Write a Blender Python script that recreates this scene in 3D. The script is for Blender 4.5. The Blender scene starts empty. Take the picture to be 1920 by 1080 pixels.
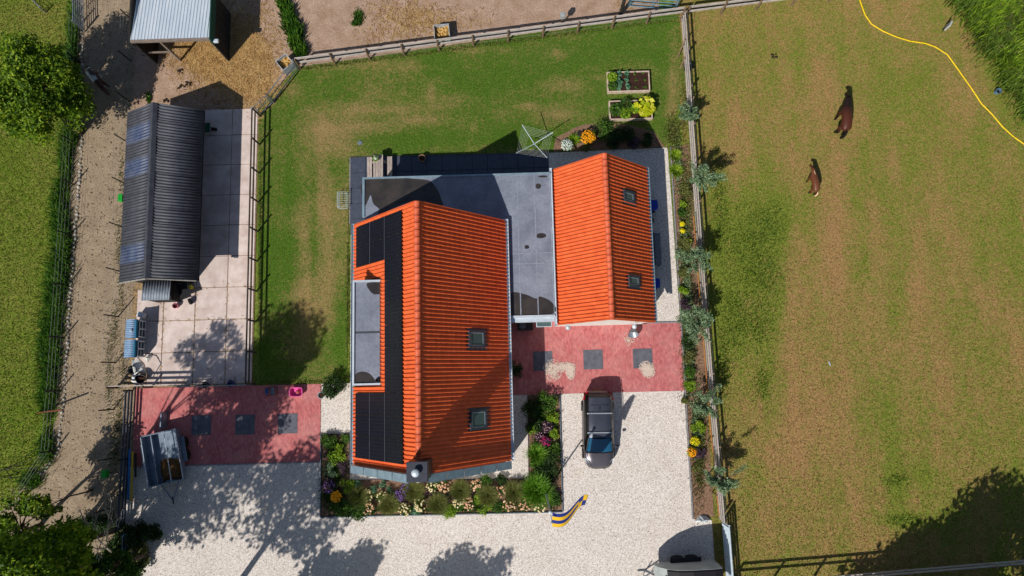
import bpy, bmesh, math, random
import numpy as np
from mathutils import Vector, Matrix, Euler
R = math.radians
random.seed(7); rng = np.random.default_rng(11)
scn = bpy.context.scene
C = scn.collection

# ---------------------------------------------------------------- camera
FPX, CAM_H = 1280.0, 42.0                     # focal length in photo pixels, height in metres
TILT, ROLL, YAW = math.atan(170/FPX), math.atan(15/FPX), R(-1.5)
CM = Euler((TILT, ROLL, YAW), 'XYZ').to_matrix()
cd = bpy.data.cameras.new('camera'); cam = bpy.data.objects.new('camera', cd); C.objects.link(cam)
cam.location = (0, 0, CAM_H); cam.rotation_euler = (TILT, ROLL, YAW)
cd.sensor_width = 36; cd.lens = 36*FPX/1920; cd.clip_end = 2000; cd.clip_start = .5
scn.camera = cam

def P(px, py, z=0.0):
    """photo pixel -> world point at height z"""
    d = CM @ Vector(((px-960)/FPX, (540-py)/FPX, -1)); k = (z-CAM_H)/d.z
    return Vector((d.x*k, d.y*k, z))
CMn = np.array(CM)
def Qn(x, y, z=0.0):
    """world arrays -> photo pixel arrays"""
    w = np.stack([x, y, np.full_like(x, z)-CAM_H], -1) @ CMn
    return 960+FPX*w[..., 0]/-w[..., 2], 540-FPX*w[..., 1]/-w[..., 2]

# ---------------------------------------------------------------- light
SUN_AZ, SUN_EL = R(37.5), R(45)             # shadows fall towards SUN_AZ (clockwise from +Y)
to_sun = Vector((-math.sin(SUN_AZ)*math.cos(SUN_EL), -math.cos(SUN_AZ)*math.cos(SUN_EL), math.sin(SUN_EL)))
sd = bpy.data.lights.new('sun', 'SUN'); sd.energy = 4.6; sd.angle = R(.53); sd.color = (1, .955, .89)
so = bpy.data.objects.new('sun', sd); C.objects.link(so); so.location = (-30, -40, 60)
so.rotation_euler = to_sun.to_track_quat('Z', 'Y').to_euler()
w = bpy.data.worlds.new('World'); scn.world = w; w.use_nodes = True
nt = w.node_tree; nt.nodes.clear()
sky = nt.nodes.new('ShaderNodeTexSky'); sky.sky_type = 'NISHITA'; sky.sun_disc = False
sky.sun_elevation = SUN_EL; sky.sun_rotation = SUN_AZ+math.pi
sky.air_density = 1; sky.dust_density = .6; sky.ozone_density = 1
bg = nt.nodes.new('ShaderNodeBackground'); bg.inputs[1].default_value = .07
wo = nt.nodes.new('ShaderNodeOutputWorld')
nt.links.new(sky.outputs[0], bg.inputs[0]); nt.links.new(bg.outputs[0], wo.inputs[0])
vs = scn.view_settings; vs.view_transform = 'Standard'; vs.look = 'None'; vs.exposure = 0; vs.gamma = 1
vs.use_curve_mapping = False

# ---------------------------------------------------------------- materials
def srgb(r, g, b):
    f = lambda c: c/12.92 if c <= .04045 else ((c+.055)/1.055)**2.4
    return (f(r/255), f(g/255), f(b/255), 1)
MATS = {}
class NT:
    def __init__(s, name):
        s.m = bpy.data.materials.new(name); s.m.use_nodes = True; s.t = s.m.node_tree; s.t.nodes.clear()
        s.out = s.n('ShaderNodeOutputMaterial'); s.b = s.n('ShaderNodeBsdfPrincipled')
        s.l(s.b.outputs[0], s.out.inputs[0]); s.pos = None
    def n(s, k, **kw):
        x = s.t.nodes.new(k)
        for a, v in kw.items(): setattr(x, a, v)
        return x
    def l(s, a, b): s.t.links.new(a, b)
    def P(s):
        if s.pos is None: s.pos = s.n('ShaderNodeNewGeometry')
        return s.pos.outputs['Position']
    def noise(s, scale, detail=4, rough=.6, vec=None, stretch=None, dist=0):
        x = s.n('ShaderNodeTexNoise'); x.inputs['Scale'].default_value = scale
        x.inputs['Detail'].default_value = detail; x.inputs['Roughness'].default_value = rough
        x.inputs['Distortion'].default_value = dist
        v = vec or s.P()
        if stretch:
            mp = s.n('ShaderNodeMapping'); mp.inputs['Scale'].default_value = stretch; s.l(v, mp.inputs[0]); v = mp.outputs[0]
        s.l(v, x.inputs['Vector']); return x.outputs[0]
    def ramp(s, fac, stops, interp='LINEAR'):
        x = s.n('ShaderNodeValToRGB'); e = x.color_ramp.elements; x.color_ramp.interpolation = interp
        while len(e) < len(stops): e.new(.5)
        for i, (p, c) in enumerate(stops):
            e[i].position = p; e[i].color = c if not isinstance(c, (int, float)) else (c, c, c, 1)
        s.l(fac, x.inputs[0]); return x.outputs[0]
    def mix(s, fac, a, b, mode='MIX'):
        x = s.n('ShaderNodeMix', data_type='RGBA', blend_type=mode)
        for sock, v in ((x.inputs[0], fac), (x.inputs[6], a), (x.inputs[7], b)):
            if hasattr(v, 'is_linked'): s.l(v, sock)
            else: sock.default_value = v
        return x.outputs[2]
    def math(s, op, a, b=0.0):
        x = s.n('ShaderNodeMath', operation=op)
        for sock, v in ((x.inputs[0], a), (x.inputs[1], b)):
            if hasattr(v, 'is_linked'): s.l(v, sock)
            else: sock.default_value = v
        return x.outputs[0]
    def attr(s, name):
        x = s.n('ShaderNodeAttribute'); x.attribute_name = name; return x.outputs['Fac']
    def bump(s, h, strength=.4, dist=.02):
        x = s.n('ShaderNodeBump'); x.inputs['Strength'].default_value = strength
        x.inputs['Distance'].default_value = dist; s.l(h, x.inputs['Height']); s.l(x.outputs[0], s.b.inputs['Normal'])
    def set(s, **k):
        mp = dict(color='Base Color', rough='Roughness', metal='Metallic', spec='Specular IOR Level', alpha='Alpha', coat='Coat Weight', trans='Transmission Weight', ior='IOR', sheen='Sheen Weight')
        for a, v in k.items():
            sock = s.b.inputs[mp[a]]
            if hasattr(v, 'is_linked'): s.l(v, sock)
            else: sock.default_value = v
        return s
def mk(name, c1, c2=None, scale=6, rough=.8, bump=0, bscale=40, metal=0, spec=.3, vary=0, coat=0, stretch=None, detail=5, bd=.01):
    """surface: two colours through noise, optional bump and per-piece variation"""
    if name in MATS: return MATS[name]
    t = NT(name); c2 = c2 or tuple(min(1, v*.72) for v in c1[:3])+(1,)
    col = t.ramp(t.noise(scale, detail, .65, stretch=stretch), [(.32, c2), (.68, c1)])
    if vary:
        g = t.pos; oi = t.n('ShaderNodeObjectInfo')
        rv = t.math('FRACT', t.math('ADD', g.outputs['Random Per Island'], oi.outputs['Random']))
        hsv = t.n('ShaderNodeHueSaturation'); t.l(col, hsv.inputs['Color'])
        t.l(t.math('ADD', t.math('MULTIPLY', rv, 2*vary), 1-vary), hsv.inputs['Value']); col = hsv.outputs[0]
    t.set(color=col, rough=rough, metal=metal, spec=spec, coat=coat)
    if bump: t.bump(t.noise(bscale, 3, .6), bump, bd)
    MATS[name] = t.m; return t.m
def leafmat(name, stops, rough=.55, trans=.25):
    """foliage: colour drawn per leaf, a little light let through"""
    if name in MATS: return MATS[name]
    t = NT(name); t.P(); big = t.noise(1.3, 3, .6)
    f = t.math('ADD', t.math('MULTIPLY', t.pos.outputs['Random Per Island'], .75), t.math('MULTIPLY', t.math('SUBTRACT', big, .5), .9))
    col = t.ramp(f, stops); t.set(color=col, rough=rough, spec=.25)
    tr = t.n('ShaderNodeBsdfTranslucent'); t.l(t.mix(1, col, (1.0, 1.0, .45, 1), 'MULTIPLY'), tr.inputs[0])
    mx = t.n('ShaderNodeMixShader'); mx.inputs[0].default_value = trans
    t.l(t.b.outputs[0], mx.inputs[1]); t.l(tr.outputs[0], mx.inputs[2]); t.l(mx.outputs[0], t.out.inputs[0])
    MATS[name] = t.m; return t.m

# ---------------------------------------------------------------- mesh helpers
class MB:
    """collects shapes; build() links them as ONE mesh object"""
    def __init__(s): s.v = []; s.f = []; s.m = []
    def add(s, vs, fs, mi=0, M=None):
        o = len(s.v)
        s.v += [tuple(M @ Vector(p)) if M is not None else tuple(p) for p in vs]
        s.f += [tuple(i+o for i in f) for f in fs]; s.m += [mi]*len(fs); return s
    def hexa(s, b, t, mi=0):
        """bottom and top loops of n points each"""
        n = len(b); vs = list(b)+list(t)
        fs = [tuple(range(n))[::-1], tuple(range(n, 2*n))]+[(i, (i+1) % n, n+(i+1) % n, n+i) for i in range(n)]
        return s.add(vs, fs, mi)
    def box(s, x0, x1, y0, y1, z0, z1, mi=0, M=None):
        vs = [(x0, y0, z0), (x1, y0, z0), (x1, y1, z0), (x0, y1, z0), (x0, y0, z1), (x1, y0, z1), (x1, y1, z1), (x0, y1, z1)]
        return s.add(vs, [(3, 2, 1, 0), (4, 5, 6, 7), (0, 1, 5, 4), (1, 2, 6, 5), (2, 3, 7, 6), (3, 0, 4, 7)], mi, M)
    def cbox(s, c, sx, sy, sz, mi=0, bev=.0, rz=0):
        """bevelled box centred on c (z = base)"""
        x, y = sx/2, sy/2; M = Matrix.Translation(Vector(c)) @ Matrix.Rotation(rz, 4, 'Z')
        if not bev: return s.box(-x, x, -y, y, 0, sz, mi, M)
        b = bev; loops = []
        for z, i in ((0, b), (b, 0), (sz-b, 0), (sz, b)):
            k = b if i == 0 else b*1.6
            X, Y = x-i, y-i
            loops.append([(-X+k, -Y, z), (X-k, -Y, z), (X, -Y+k, z), (X, Y-k, z), (X-k, Y, z), (-X+k, Y, z), (-X, Y-k, z), (-X, -Y+k, z)])
        vs = [p for l in loops for p in l]; fs = [tuple(range(8))[::-1], tuple(range(24, 32))]
        for r in range(3):
            for i in range(8): fs.append((r*8+i, r*8+(i+1) % 8, r*8+8+(i+1) % 8, r*8+8+i))
        return s.add(vs, fs, mi, M)
    def bar(s, a, b, w, h, mi=0, up=(0, 0, 1)):
        a, b = Vector(a), Vector(b); d = (b-a).normalized(); u = Vector(up)
        if abs(d.dot(u)) > .98: u = Vector((0, 1, 0))
        sd = d.cross(u).normalized()*w/2; uu = sd.cross(d).normalized()*h/2
        q = [-sd-uu, sd-uu, sd+uu, -sd+uu]
        return s.hexa([a+x for x in q], [b+x for x in q], mi)
    def tube(s, path, rad, n=6, mi=0, cap=True):
        path = [Vector(p) for p in path]
        rads = rad if isinstance(rad, (list, tuple)) else [rad]*len(path)
        vs = []; fs = []; prev = None
        for i, p in enumerate(path):
            d = (path[min(i+1, len(path)-1)]-path[max(i-1, 0)]).normalized()
            u = prev-d*prev.dot(d) if prev is not None else d.orthogonal()
            if u.length < 1e-4: u = d.orthogonal()
            u.normalize(); prev = u; v = d.cross(u)
            for k in range(n):
                a = 2*math.pi*k/n; vs.append(p+(u*math.cos(a)+v*math.sin(a))*rads[i])
        for i in range(len(path)-1):
            for k in range(n): fs.append((i*n+k, i*n+(k+1) % n, (i+1)*n+(k+1) % n, (i+1)*n+k))
        if cap: fs.append(tuple(range(n))[::-1]); fs.append(tuple(range((len(path)-1)*n, len(path)*n)))
        return s.add(vs, fs, mi)
    def lathe(s, prof, c=(0, 0, 0), n=16, mi=0, M=None, close=False):
        vs = []; fs = []; c = Vector(c); m = len(prof)
        for r, z in prof:
            for k in range(n):
                a = 2*math.pi*k/n; vs.append(Vector((r*math.cos(a), r*math.sin(a), z))+c)
        for i in range(m-1):
            for k in range(n): fs.append((i*n+k, i*n+(k+1) % n, (i+1)*n+(k+1) % n, (i+1)*n+k))
        if prof[0][0] > 1e-4: fs.append(tuple(range(n))[::-1])
        if prof[-1][0] > 1e-4 and not close: fs.append(tuple(range((m-1)*n, m*n)))
        return s.add(vs, fs, mi, M)
    def ball(s, c, r, n=8, mi=0, sq=1.0):
        m = max(4, n//2+1)
        return s.lathe([(max(1e-5, r*math.sin(math.pi*i/m)), -r*sq*math.cos(math.pi*i/m)) for i in range(m+1)], c, n, mi)
    def build(s, name, mats, parent=None, smooth=False, world=True):
        vs = s.v
        if parent is not None and world:
            iv = Matrix.Translation(parent.location) @ parent.rotation_euler.to_matrix().to_4x4()
            if parent.parent: iv = (Matrix.Translation(parent.parent.location) @ parent.parent.rotation_euler.to_matrix().to_4x4()) @ iv
            iv = iv.inverted(); vs = [tuple(iv @ Vector(p)) for p in vs]
        me = bpy.data.meshes.new(name); me.from_pydata(vs, [], s.f)
        for m in (mats if isinstance(mats, (list, tuple)) else [mats]): me.materials.append(m)
        if max(s.m, default=0): me.polygons.foreach_set('material_index', s.m)
        if smooth: me.polygons.foreach_set('use_smooth', [True]*len(me.polygons))
        me.update()
        return link(name, me, parent)
def link(name, me, parent=None):
    o = bpy.data.objects.new(name, me); C.objects.link(o)
    if parent is not None: o.parent = parent
    return o
def tag(o, label=None, cat=None, group=None, kind=None):
    if label: o['label'] = label
    if cat: o['category'] = cat
    if group: o['group'] = group
    if kind: o['kind'] = kind
    return o
def thing(name, label, cat, loc=(0, 0, 0), rz=0, group=None):
    o = bpy.data.objects.new(name, None); o.empty_display_size = .2; C.objects.link(o)
    o.location = loc; o.rotation_euler = (0, 0, rz); return tag(o, label, cat, group)
def copy_tree(o, parent=None):
    c = o.copy(); C.objects.link(c)
    if parent is not None: c.parent = parent
    for ch in list(o.children): copy_tree(ch, c)
    return c
def raw_mesh(name, V, F, mat, smooth=False):
    """numpy verts (n,3) and faces (m,k) -> mesh"""
    me = bpy.data.meshes.new(name); V = np.asarray(V, np.float32); F = np.asarray(F, np.int32); m, k = F.shape
    me.vertices.add(len(V)); me.vertices.foreach_set('co', V.ravel())
    me.loops.add(m*k); me.loops.foreach_set('vertex_index', F.ravel())
    me.polygons.add(m); me.polygons.foreach_set('loop_start', np.arange(0, m*k, k, dtype=np.int32))
    me.polygons.foreach_set('loop_total', np.full(m, k, np.int32))
    if smooth: me.polygons.foreach_set('use_smooth', np.ones(m, bool))
    me.materials.append(mat); me.update(calc_edges=True); me.validate(); return me

# value noise for laying out colour zones
_tab = rng.random((257, 257))
def vnoise(x, y, s=1.0):
    x = np.asarray(x, float)/s+1000.3; y = np.asarray(y, float)/s+1000.7
    xi = np.floor(x).astype(int); yi = np.floor(y).astype(int); fx = x-xi; fy = y-yi
    fx = fx*fx*(3-2*fx); fy = fy*fy*(3-2*fy); a = lambda i, j: _tab[(xi+i) % 256, (yi+j) % 256]
    return (a(0, 0)*(1-fx)+a(1, 0)*fx)*(1-fy)+(a(0, 1)*(1-fx)+a(1, 1)*fx)*fy
def fbm(x, y, s): return .5*vnoise(x, y, s)+.3*vnoise(x+9, y+4, s*.45)+.2*vnoise(x+3, y+7, s*.2)

def in_poly(x, y, poly):
    r = np.zeros(len(x), bool); n = len(poly); j = n-1
    for i in range(n):
        xi, yi = poly[i][0], poly[i][1]; xj, yj = poly[j][0], poly[j][1]
        c = ((yi > y) != (yj > y)) & (x < (xj-xi)*(y-yi)/(yj-yi+1e-12)+xi); r ^= c; j = i
    return r
def wobble(poly, amp, step=.6):
    """rough edge for a natural border"""
    out = []; n = len(poly)
    for i in range(n):
        a, b = Vector(poly[i][:2]), Vector(poly[(i+1) % n][:2]); L = (b-a).length; k = max(1, int(L/step)) if L < 80 else 1
        nn = Vector((-(b-a).y, (b-a).x)).normalized() if L else Vector((0, 0))
        for q in range(k):
            p = a.lerp(b, q/k); out.append(p+nn*amp*(2*float(fbm(p.x, p.y, 1.1))-1)*(0 if q == 0 else 1))
    return out
def sheet(name, poly, z, mat, grid=0, attrs=None, kind='structure', parent=None):
    """flat sheet of any outline, cut to a grid when it carries painted attributes"""
    bm = bmesh.new(); bm.faces.new([bm.verts.new((p[0], p[1], z)) for p in poly]); bm.normal_update()
    if bm.faces[:][0].normal.z < 0: bmesh.ops.reverse_faces(bm, faces=bm.faces[:])
    if grid:
        bmesh.ops.triangulate(bm, faces=bm.faces[:])
        xs = [v.co.x for v in bm.verts]; ys = [v.co.y for v in bm.verts]
        for ax, lo, hi in ((0, min(xs), max(xs)), (1, min(ys), max(ys))):
            k = lo+grid
            while k < hi:
                if abs(k) < 45:
                    co = (k, 0, 0) if ax == 0 else (0, k, 0); no = (1, 0, 0) if ax == 0 else (0, 1, 0)
                    bmesh.ops.bisect_plane(bm, geom=bm.verts[:]+bm.edges[:]+bm.faces[:], dist=1e-5, plane_co=co, plane_no=no)
                k += grid
    me = bpy.data.meshes.new(name); bm.to_mesh(me); bm.free(); me.materials.append(mat)
    o = link(name, me, parent)
    if attrs:
        n = len(me.vertices); co = np.empty(n*3, np.float32); me.vertices.foreach_get('co', co); co = co.reshape(-1, 3)
        x, y = co[:, 0].astype(float), co[:, 1].astype(float)
        for an, fn in attrs.items():
            a = me.attributes.new(an, 'FLOAT', 'POINT'); a.data.foreach_set('value', np.clip(fn(x, y), -1, 2).astype(np.float32))
    if kind: o['kind'] = kind
    return o
def blobs(x, y, L):
    """sum of soft ellipses given in photo pixels: (px, py, rx, ry, strength)"""
    px, py = Qn(x, y); r = np.zeros_like(x)
    for a, b, rx, ry, k in L: r += k*np.exp(-(((px-a)/rx)**2+((py-b)/ry)**2))
    return r
# ================================================================ GROUND
def grassmat(name, gd, gl, dd, dl, fine=13):
    t = NT(name)
    f = t.math('ADD', t.attr('dry'), t.math('ADD', t.math('MULTIPLY', t.math('SUBTRACT', t.noise(2.2, 4, .65), .5), .9),
               t.math('MULTIPLY', t.math('SUBTRACT', t.noise(fine*.45, 5, .8), .5), 2.6)))
    f = t.ramp(f, [(.02, 0.0), (.98, 1.0)])
    n2 = t.noise(fine, 4, .75); n3 = t.noise(fine*2.6, 3, .7)
    g = t.ramp(n2, [(.3, gd), (.7, gl)]); d = t.ramp(n2, [(.3, dd), (.7, dl)])
    col = t.mix(f, g, d); col = t.mix(1, col, t.ramp(n3, [(.25, .55), (.75, 1.4)]), 'MULTIPLY')
    t.set(color=col, rough=.9, spec=.12); t.bump(n2, .9, .05); return t.m
M_LAWN = grassmat('lawn_grass', srgb(42, 70, 16), srgb(96, 126, 38), srgb(116, 98, 56), srgb(172, 146, 98))
M_MEAD = grassmat('meadow_grass', srgb(56, 84, 14), srgb(122, 146, 40), srgb(112, 108, 46), srgb(168, 154, 88))
M_PAST = grassmat('pasture_grass', srgb(82, 96, 26), srgb(134, 142, 58), srgb(126, 98, 56), srgb(180, 144, 98), 9)
M_FAR = grassmat('far_grass', srgb(72, 94, 26), srgb(120, 136, 52), srgb(120, 104, 52), srgb(160, 140, 80), 5)

def sandmat(name, a, b, c, straw=None):
    t = NT(name); n1 = t.noise(1.1, 5, .65); n2 = t.noise(10, 5, .75); n3 = t.noise(34, 3, .7)
    col = t.ramp(n1, [(.3, a), (.7, b)]); col = t.mix(t.ramp(n2, [(.46, 0.0), (.66, .85)]), col, c)
    if straw:
        f = t.math('ADD', t.attr('straw'), t.math('MULTIPLY', t.math('SUBTRACT', t.noise(6, 5, .8), .5), 1.5))
        st = t.ramp(t.noise(26, 3, .7, stretch=(1, .45, 1)), [(.32, straw[0]), (.68, straw[1])])
        col = t.mix(t.ramp(f, [(.32, 0.0), (.62, 1.0)]), col, st)
    col = t.mix(1, col, t.ramp(n3, [(.25, .7), (.75, 1.25)]), 'MULTIPLY')
    t.set(color=col, rough=.95, spec=.1); t.bump(n2, .8, .06); return t.m
M_TRACK = sandmat('track_sand', srgb(144, 126, 104), srgb(172, 154, 130), srgb(108, 92, 74))
M_PADD = sandmat('paddock_earth', srgb(152, 126, 104), srgb(188, 162, 144), srgb(142, 110, 86), (srgb(136, 98, 56), srgb(196, 160, 106)))

# gravel: small stones seen as a speckle
def gravelmat():
    t = NT('pale_gravel'); v = t.n('ShaderNodeTexVoronoi'); v.inputs['Scale'].default_value = 30; t.l(t.P(), v.inputs['Vector'])
    sep = t.n('ShaderNodeSeparateColor'); t.l(v.outputs['Color'], sep.inputs[0])
    col = t.ramp(sep.outputs[0], [(0, srgb(140, 128, 122)), (.12, srgb(190, 178, 168)), (.45, srgb(216, 206, 197)), (.8, srgb(230, 222, 214)), (1, srgb(244, 239, 233))])
    big = t.ramp(t.noise(.5, 5, .6), [(.3, (.92, .905, .885, 1)), (.7, (1, 1, 1, 1))])
    mid = t.ramp(t.noise(9, 4, .7), [(.3, .88), (.62, 1.03)])
    rust = t.ramp(t.noise(.33, 3, .6, stretch=(1, 1.4, 1)), [(.63, 0.0), (.78, .35)])
    col = t.mix(1, t.mix(1, col, big, 'MULTIPLY'), mid, 'MULTIPLY'); col = t.mix(rust, col, srgb(186, 160, 124))
    t.set(color=col, rough=.9, spec=.15); t.bump(v.outputs['Distance'], .6, .02); return t.m
M_GRAV = gravelmat()
def brickmat():
    t = NT('red_brick_paving'); b = t.n('ShaderNodeTexBrick'); b.offset = .5
    b.inputs['Scale'].default_value = 1; b.inputs['Mortar Size'].default_value = .006; b.inputs['Brick Width'].default_value = .2
    b.inputs['Row Height'].default_value = .1; b.inputs['Bias'].default_value = 0; b.inputs['Mortar Smooth'].default_value = .3
    b.inputs['Color1'].default_value = srgb(204, 118, 116); b.inputs['Color2'].default_value = srgb(176, 92, 94); b.inputs['Mortar'].default_value = srgb(150, 104, 100)
    mp = t.n('ShaderNodeMapping'); mp.inputs['Rotation'].default_value[2] = R(90); t.l(t.P(), mp.inputs[0]); t.l(mp.outputs[0], b.inputs[0])
    dust = t.ramp(t.noise(.9, 6, .7), [(.42, 0.0), (.75, .5)]); col = t.mix(dust, b.outputs['Color'], srgb(204, 152, 144))
    sp = t.ramp(t.noise(7, 4, .75), [(.68, 0.0), (.75, .45)]); col = t.mix(sp, col, srgb(222, 186, 178))
    dk = t.ramp(t.noise(4, 5, .7), [(.3, .8), (.6, 1.0)]); col = t.mix(1, col, dk, 'MULTIPLY')
    t.set(color=col, rough=.85, spec=.2); t.bump(b.outputs['Fac'], -.5, .008); return t.m
M_BRICK = brickmat()
def soilmat(name, a, b):
    return mk(name, a, b, scale=9, rough=.95, bump=.9, bscale=22, spec=.1, bd=.04)
M_SOIL = soilmat('bed_soil', srgb(152, 122, 100), srgb(104, 78, 62))
M_DSOIL = soilmat('compost', srgb(74, 50, 40), srgb(42, 28, 24))

far = sheet('ground', [(-500, -500), (500, -500), (500, 500), (-500, 500)], -.03, M_FAR)
def px(*pts): return [P(*p) for p in pts]
POLY_MEAD = px((-400, -400), (128, -400), (138, 30), (150, 130), (140, 260), (126, 420), (112, 640), (100, 800), (92, 862), (34, 926), (-30, 985), (-400, 1200))
POLY_TRACK = px((120, -300), (262, -300), (275, 260), (262, 400), (266, 720), (266, 1000), (300, 1300), (-400, 1300), (-400, 1100), (20, 915), (80, 850), (100, 640), (120, 300), (130, 100))
POLY_PADD = px((250, -300), (1240, -300), (1235, 30), (1000, 66), (700, 112), (562, 134), (500, 215), (480, 240), (250, 240))
POLY_LAWN = px((486, 718), (480, 205), (556, 126), (700, 106), (1000, 62), (1274, 26), (1284, 160), (1262, 230), (1250, 282), (1020, 300), (655, 300), (650, 722))
POLY_PAST = px((1225, -300), (2700, -300), (2700, 1500), (1345, 1500), (1335, 960), (1300, 470), (1278, 250), (1268, 36))

DRY_LAWN = [(600, 330, 16, 120, .55), (572, 470, 14, 150, .45), (618, 470, 12, 120, .5), (640, 275, 45, 25, .5), (610, 240, 45, 25, .55), (565, 590, 35, 60, .5), (600, 560, 26, 70, .55),
    (690, 240, 70, 8, .5), (790, 226, 60, 7, .5), (660, 205, 50, 14, .4), (740, 205, 60, 6, .4), (808, 176, 12, 22, .4), (850, 186, 34, 8, .45), (1048, 102, 22, 9, .6), (1060, 160, 34, 14, .5), (1030, 216, 46, 20, .65),
    (988, 200, 20, 7, .7), (1120, 147, 20, 8, .5), (1262, 190, 14, 60, .6), (1262, 90, 10, 50, .3), (700, 124, 120, 6, .5), (900, 92, 100, 5, .4), (640, 640, 10, 60, -.3), (540, 400, 10, 160, -.3), (588, 420, 7, 160, -.35),
    (640, 430, 9, 120, .3), (655, 480, 6, 200, .3), (1000, 140, 80, 60, -.1), (820, 260, 120, 14, -.35), (900, 130, 160, 40, -.1), (510, 420, 14, 240, -.2), (548, 170, 20, 12, .5), (1180, 90, 50, 30, -.2), (1245, 120, 14, 40, -.2)]
GREEN_PAST = [(1400, 470, 90, 110, -.6), (1440, 430, 50, 70, -.4), (1370, 600, 34, 90, -.5), (1420, 610, 40, 60, -.4), (1345, 420, 24, 130, -.3), (1345, 640, 18, 200, -.25), (1430, 720, 30, 60, -.3), (1360, 110, 60, 60, -.3), (1480, 90, 60, 60, -.2), (1700, 160, 60, 40, -.25),
    (1800, 240, 60, 60, -.2), (1680, 895, 70, 30, -.4), (1700, 975, 60, 18, -.55), (1560, 500, 40, 90, .16), (1500, 560, 18, 120, .16), (1540, 640, 22, 90, .14), (1482, 560, 9, 180, .3), (1570, 400, 24, 60, .2), (1490, 780, 14, 120, .35), (1535, 800, 14, 90, .3), (1650, 600, 60, 120, .12),
    (1460, 960, 60, 60, .3), (1495, 200, 12, 7, .6), (1687, 234, 6, 5, .6), (1460, 150, 60, 120, .1), (1380, 220, 40, 90, .25), (1720, 560, 10, 120, .25), (1770, 650, 14, 120, .2), (1880, 300, 60, 100, -.15), (1620, 420, 8, 200, -.2), (1640, 700, 8, 90, -.25), (1425, 860, 50, 60, .2), (1340, 900, 14, 160, -.2)]
lawn_dry = lambda x, y: .12+.85*(fbm(x*.7, y*.9, 1.5)-.5)+1.0*blobs(x, y, DRY_LAWN)
past_dry = lambda x, y: .46+1.0*(fbm(x, y*.3, .9)-.5)+.6*(fbm(x+50, y*.6, 3.2)-.5)+1.0*blobs(x, y, GREEN_PAST)*(.35+1.3*fbm(x+20, y, 1.3))
mead_dry = lambda x, y: .3+.6*(fbm(x, y, 2.6)-.5)+blobs(x, y, [(105, 640, 22, 220, -.35), (60, 30, 40, 20, .2), (30, 240, 60, 14, .3)])
straw_at = lambda x, y: -.25+.5*(fbm(x, y, 2.2)-.5)+blobs(x, y, [(420, 90, 110, 100, .95), (480, 150, 70, 80, .5), (370, 95, 40, 30, .5), (810, 40, 70, 40, .55), (740, 20, 50, 30, .3), (700, 60, 60, 40, .2), (900, 30, 60, 30, .2), (560, 60, 60, 70, -.3), (1180, 10, 60, 20, .4)])
sheet('track', wobble(POLY_TRACK, .35), 0, M_TRACK)
sheet('meadow', wobble(POLY_MEAD, .35), .005, M_MEAD, .5, {'dry': mead_dry})
sheet('pasture', wobble(POLY_PAST, .05), .004, M_PAST, .4, {'dry': past_dry})
sheet('paddock', wobble(POLY_PADD, .1), .008, M_PADD, .4, {'straw': straw_at})
sheet('lawn', wobble(POLY_LAWN, .06), .012, M_LAWN, .35, {'dry': lawn_dry})

# hard surfaces, laid out in metres
sheet('gravel_drive', [(-24.0, -15), (11.2, -15), (11.1, -8.6), (9.95, -8.5), (9.92, -.98), (2.3, -.98), (2.3, -.98), (-.62, -.98), (-.62, -4.3), (-10.3, -4.3), (-10.3, 0), (-12.15, 0), (-12.15, -4.62), (-24.0, -4.62)], .02, M_GRAV)
sheet('gravel_strip', [(-10.38, 0), (-9.2, 0), (-9.2, 9.93), (-10.38, 9.93)], .024, M_GRAV)
sheet('gravel_path', [(2.2, 12.0), (7.4, 12.0), (7.4, 3.2), (9.93, 3.2), (9.85, 9.5), (9.78, 14.32), (2.2, 14.2)], .024, M_GRAV)
pr = sheet('brick_paving', [(-.62, -.96), (9.95, -.99), (10.0, 3.15), (7.4, 3.15), (7.4, 3.4), (2.3, 3.4), (2.3, 3.7), (-.62, 3.7)], .032, M_BRICK)
pl = sheet('brick_yard', [(-23.55, -4.62), (-12.17, -4.62), (-12.17, .0), (-23.55, .04)], .032, M_BRICK)
M_INLAY = mk('dark_paver', srgb(104, 104, 112), srgb(78, 80, 90), scale=3, rough=.8, bump=.3, bscale=60)
for par, pts in ((pr, ((1018, 677), (1112, 674), (1205, 672))), (pl, ((378, 797), (460, 796), (540, 794)))):
    for q in pts:
        c = P(*q); MB().cbox((c.x, c.y, .03), 1.19, 1.19, .014, bev=.004).build('dark_paver', M_INLAY, par)
M_KERB = mk('kerb_concrete', srgb(150, 148, 150), srgb(112, 112, 116), scale=8, rough=.9, bump=.3)
# kerbs and steel edging round the drive and beds
for a, b, w_, h_ in (((9.99, -8.5), (9.96, 14.3), .07, .1), ((9.96, 3.19), (7.9, 3.19), .08, .07), ((-12.16, -4.66), (-23.5, -4.66), .06, .05)):
    k = MB().bar((a[0], a[1], h_/2), (b[0], b[1], h_/2), w_, h_+.02).build('kerb', M_KERB); tag(k, kind='structure')
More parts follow.
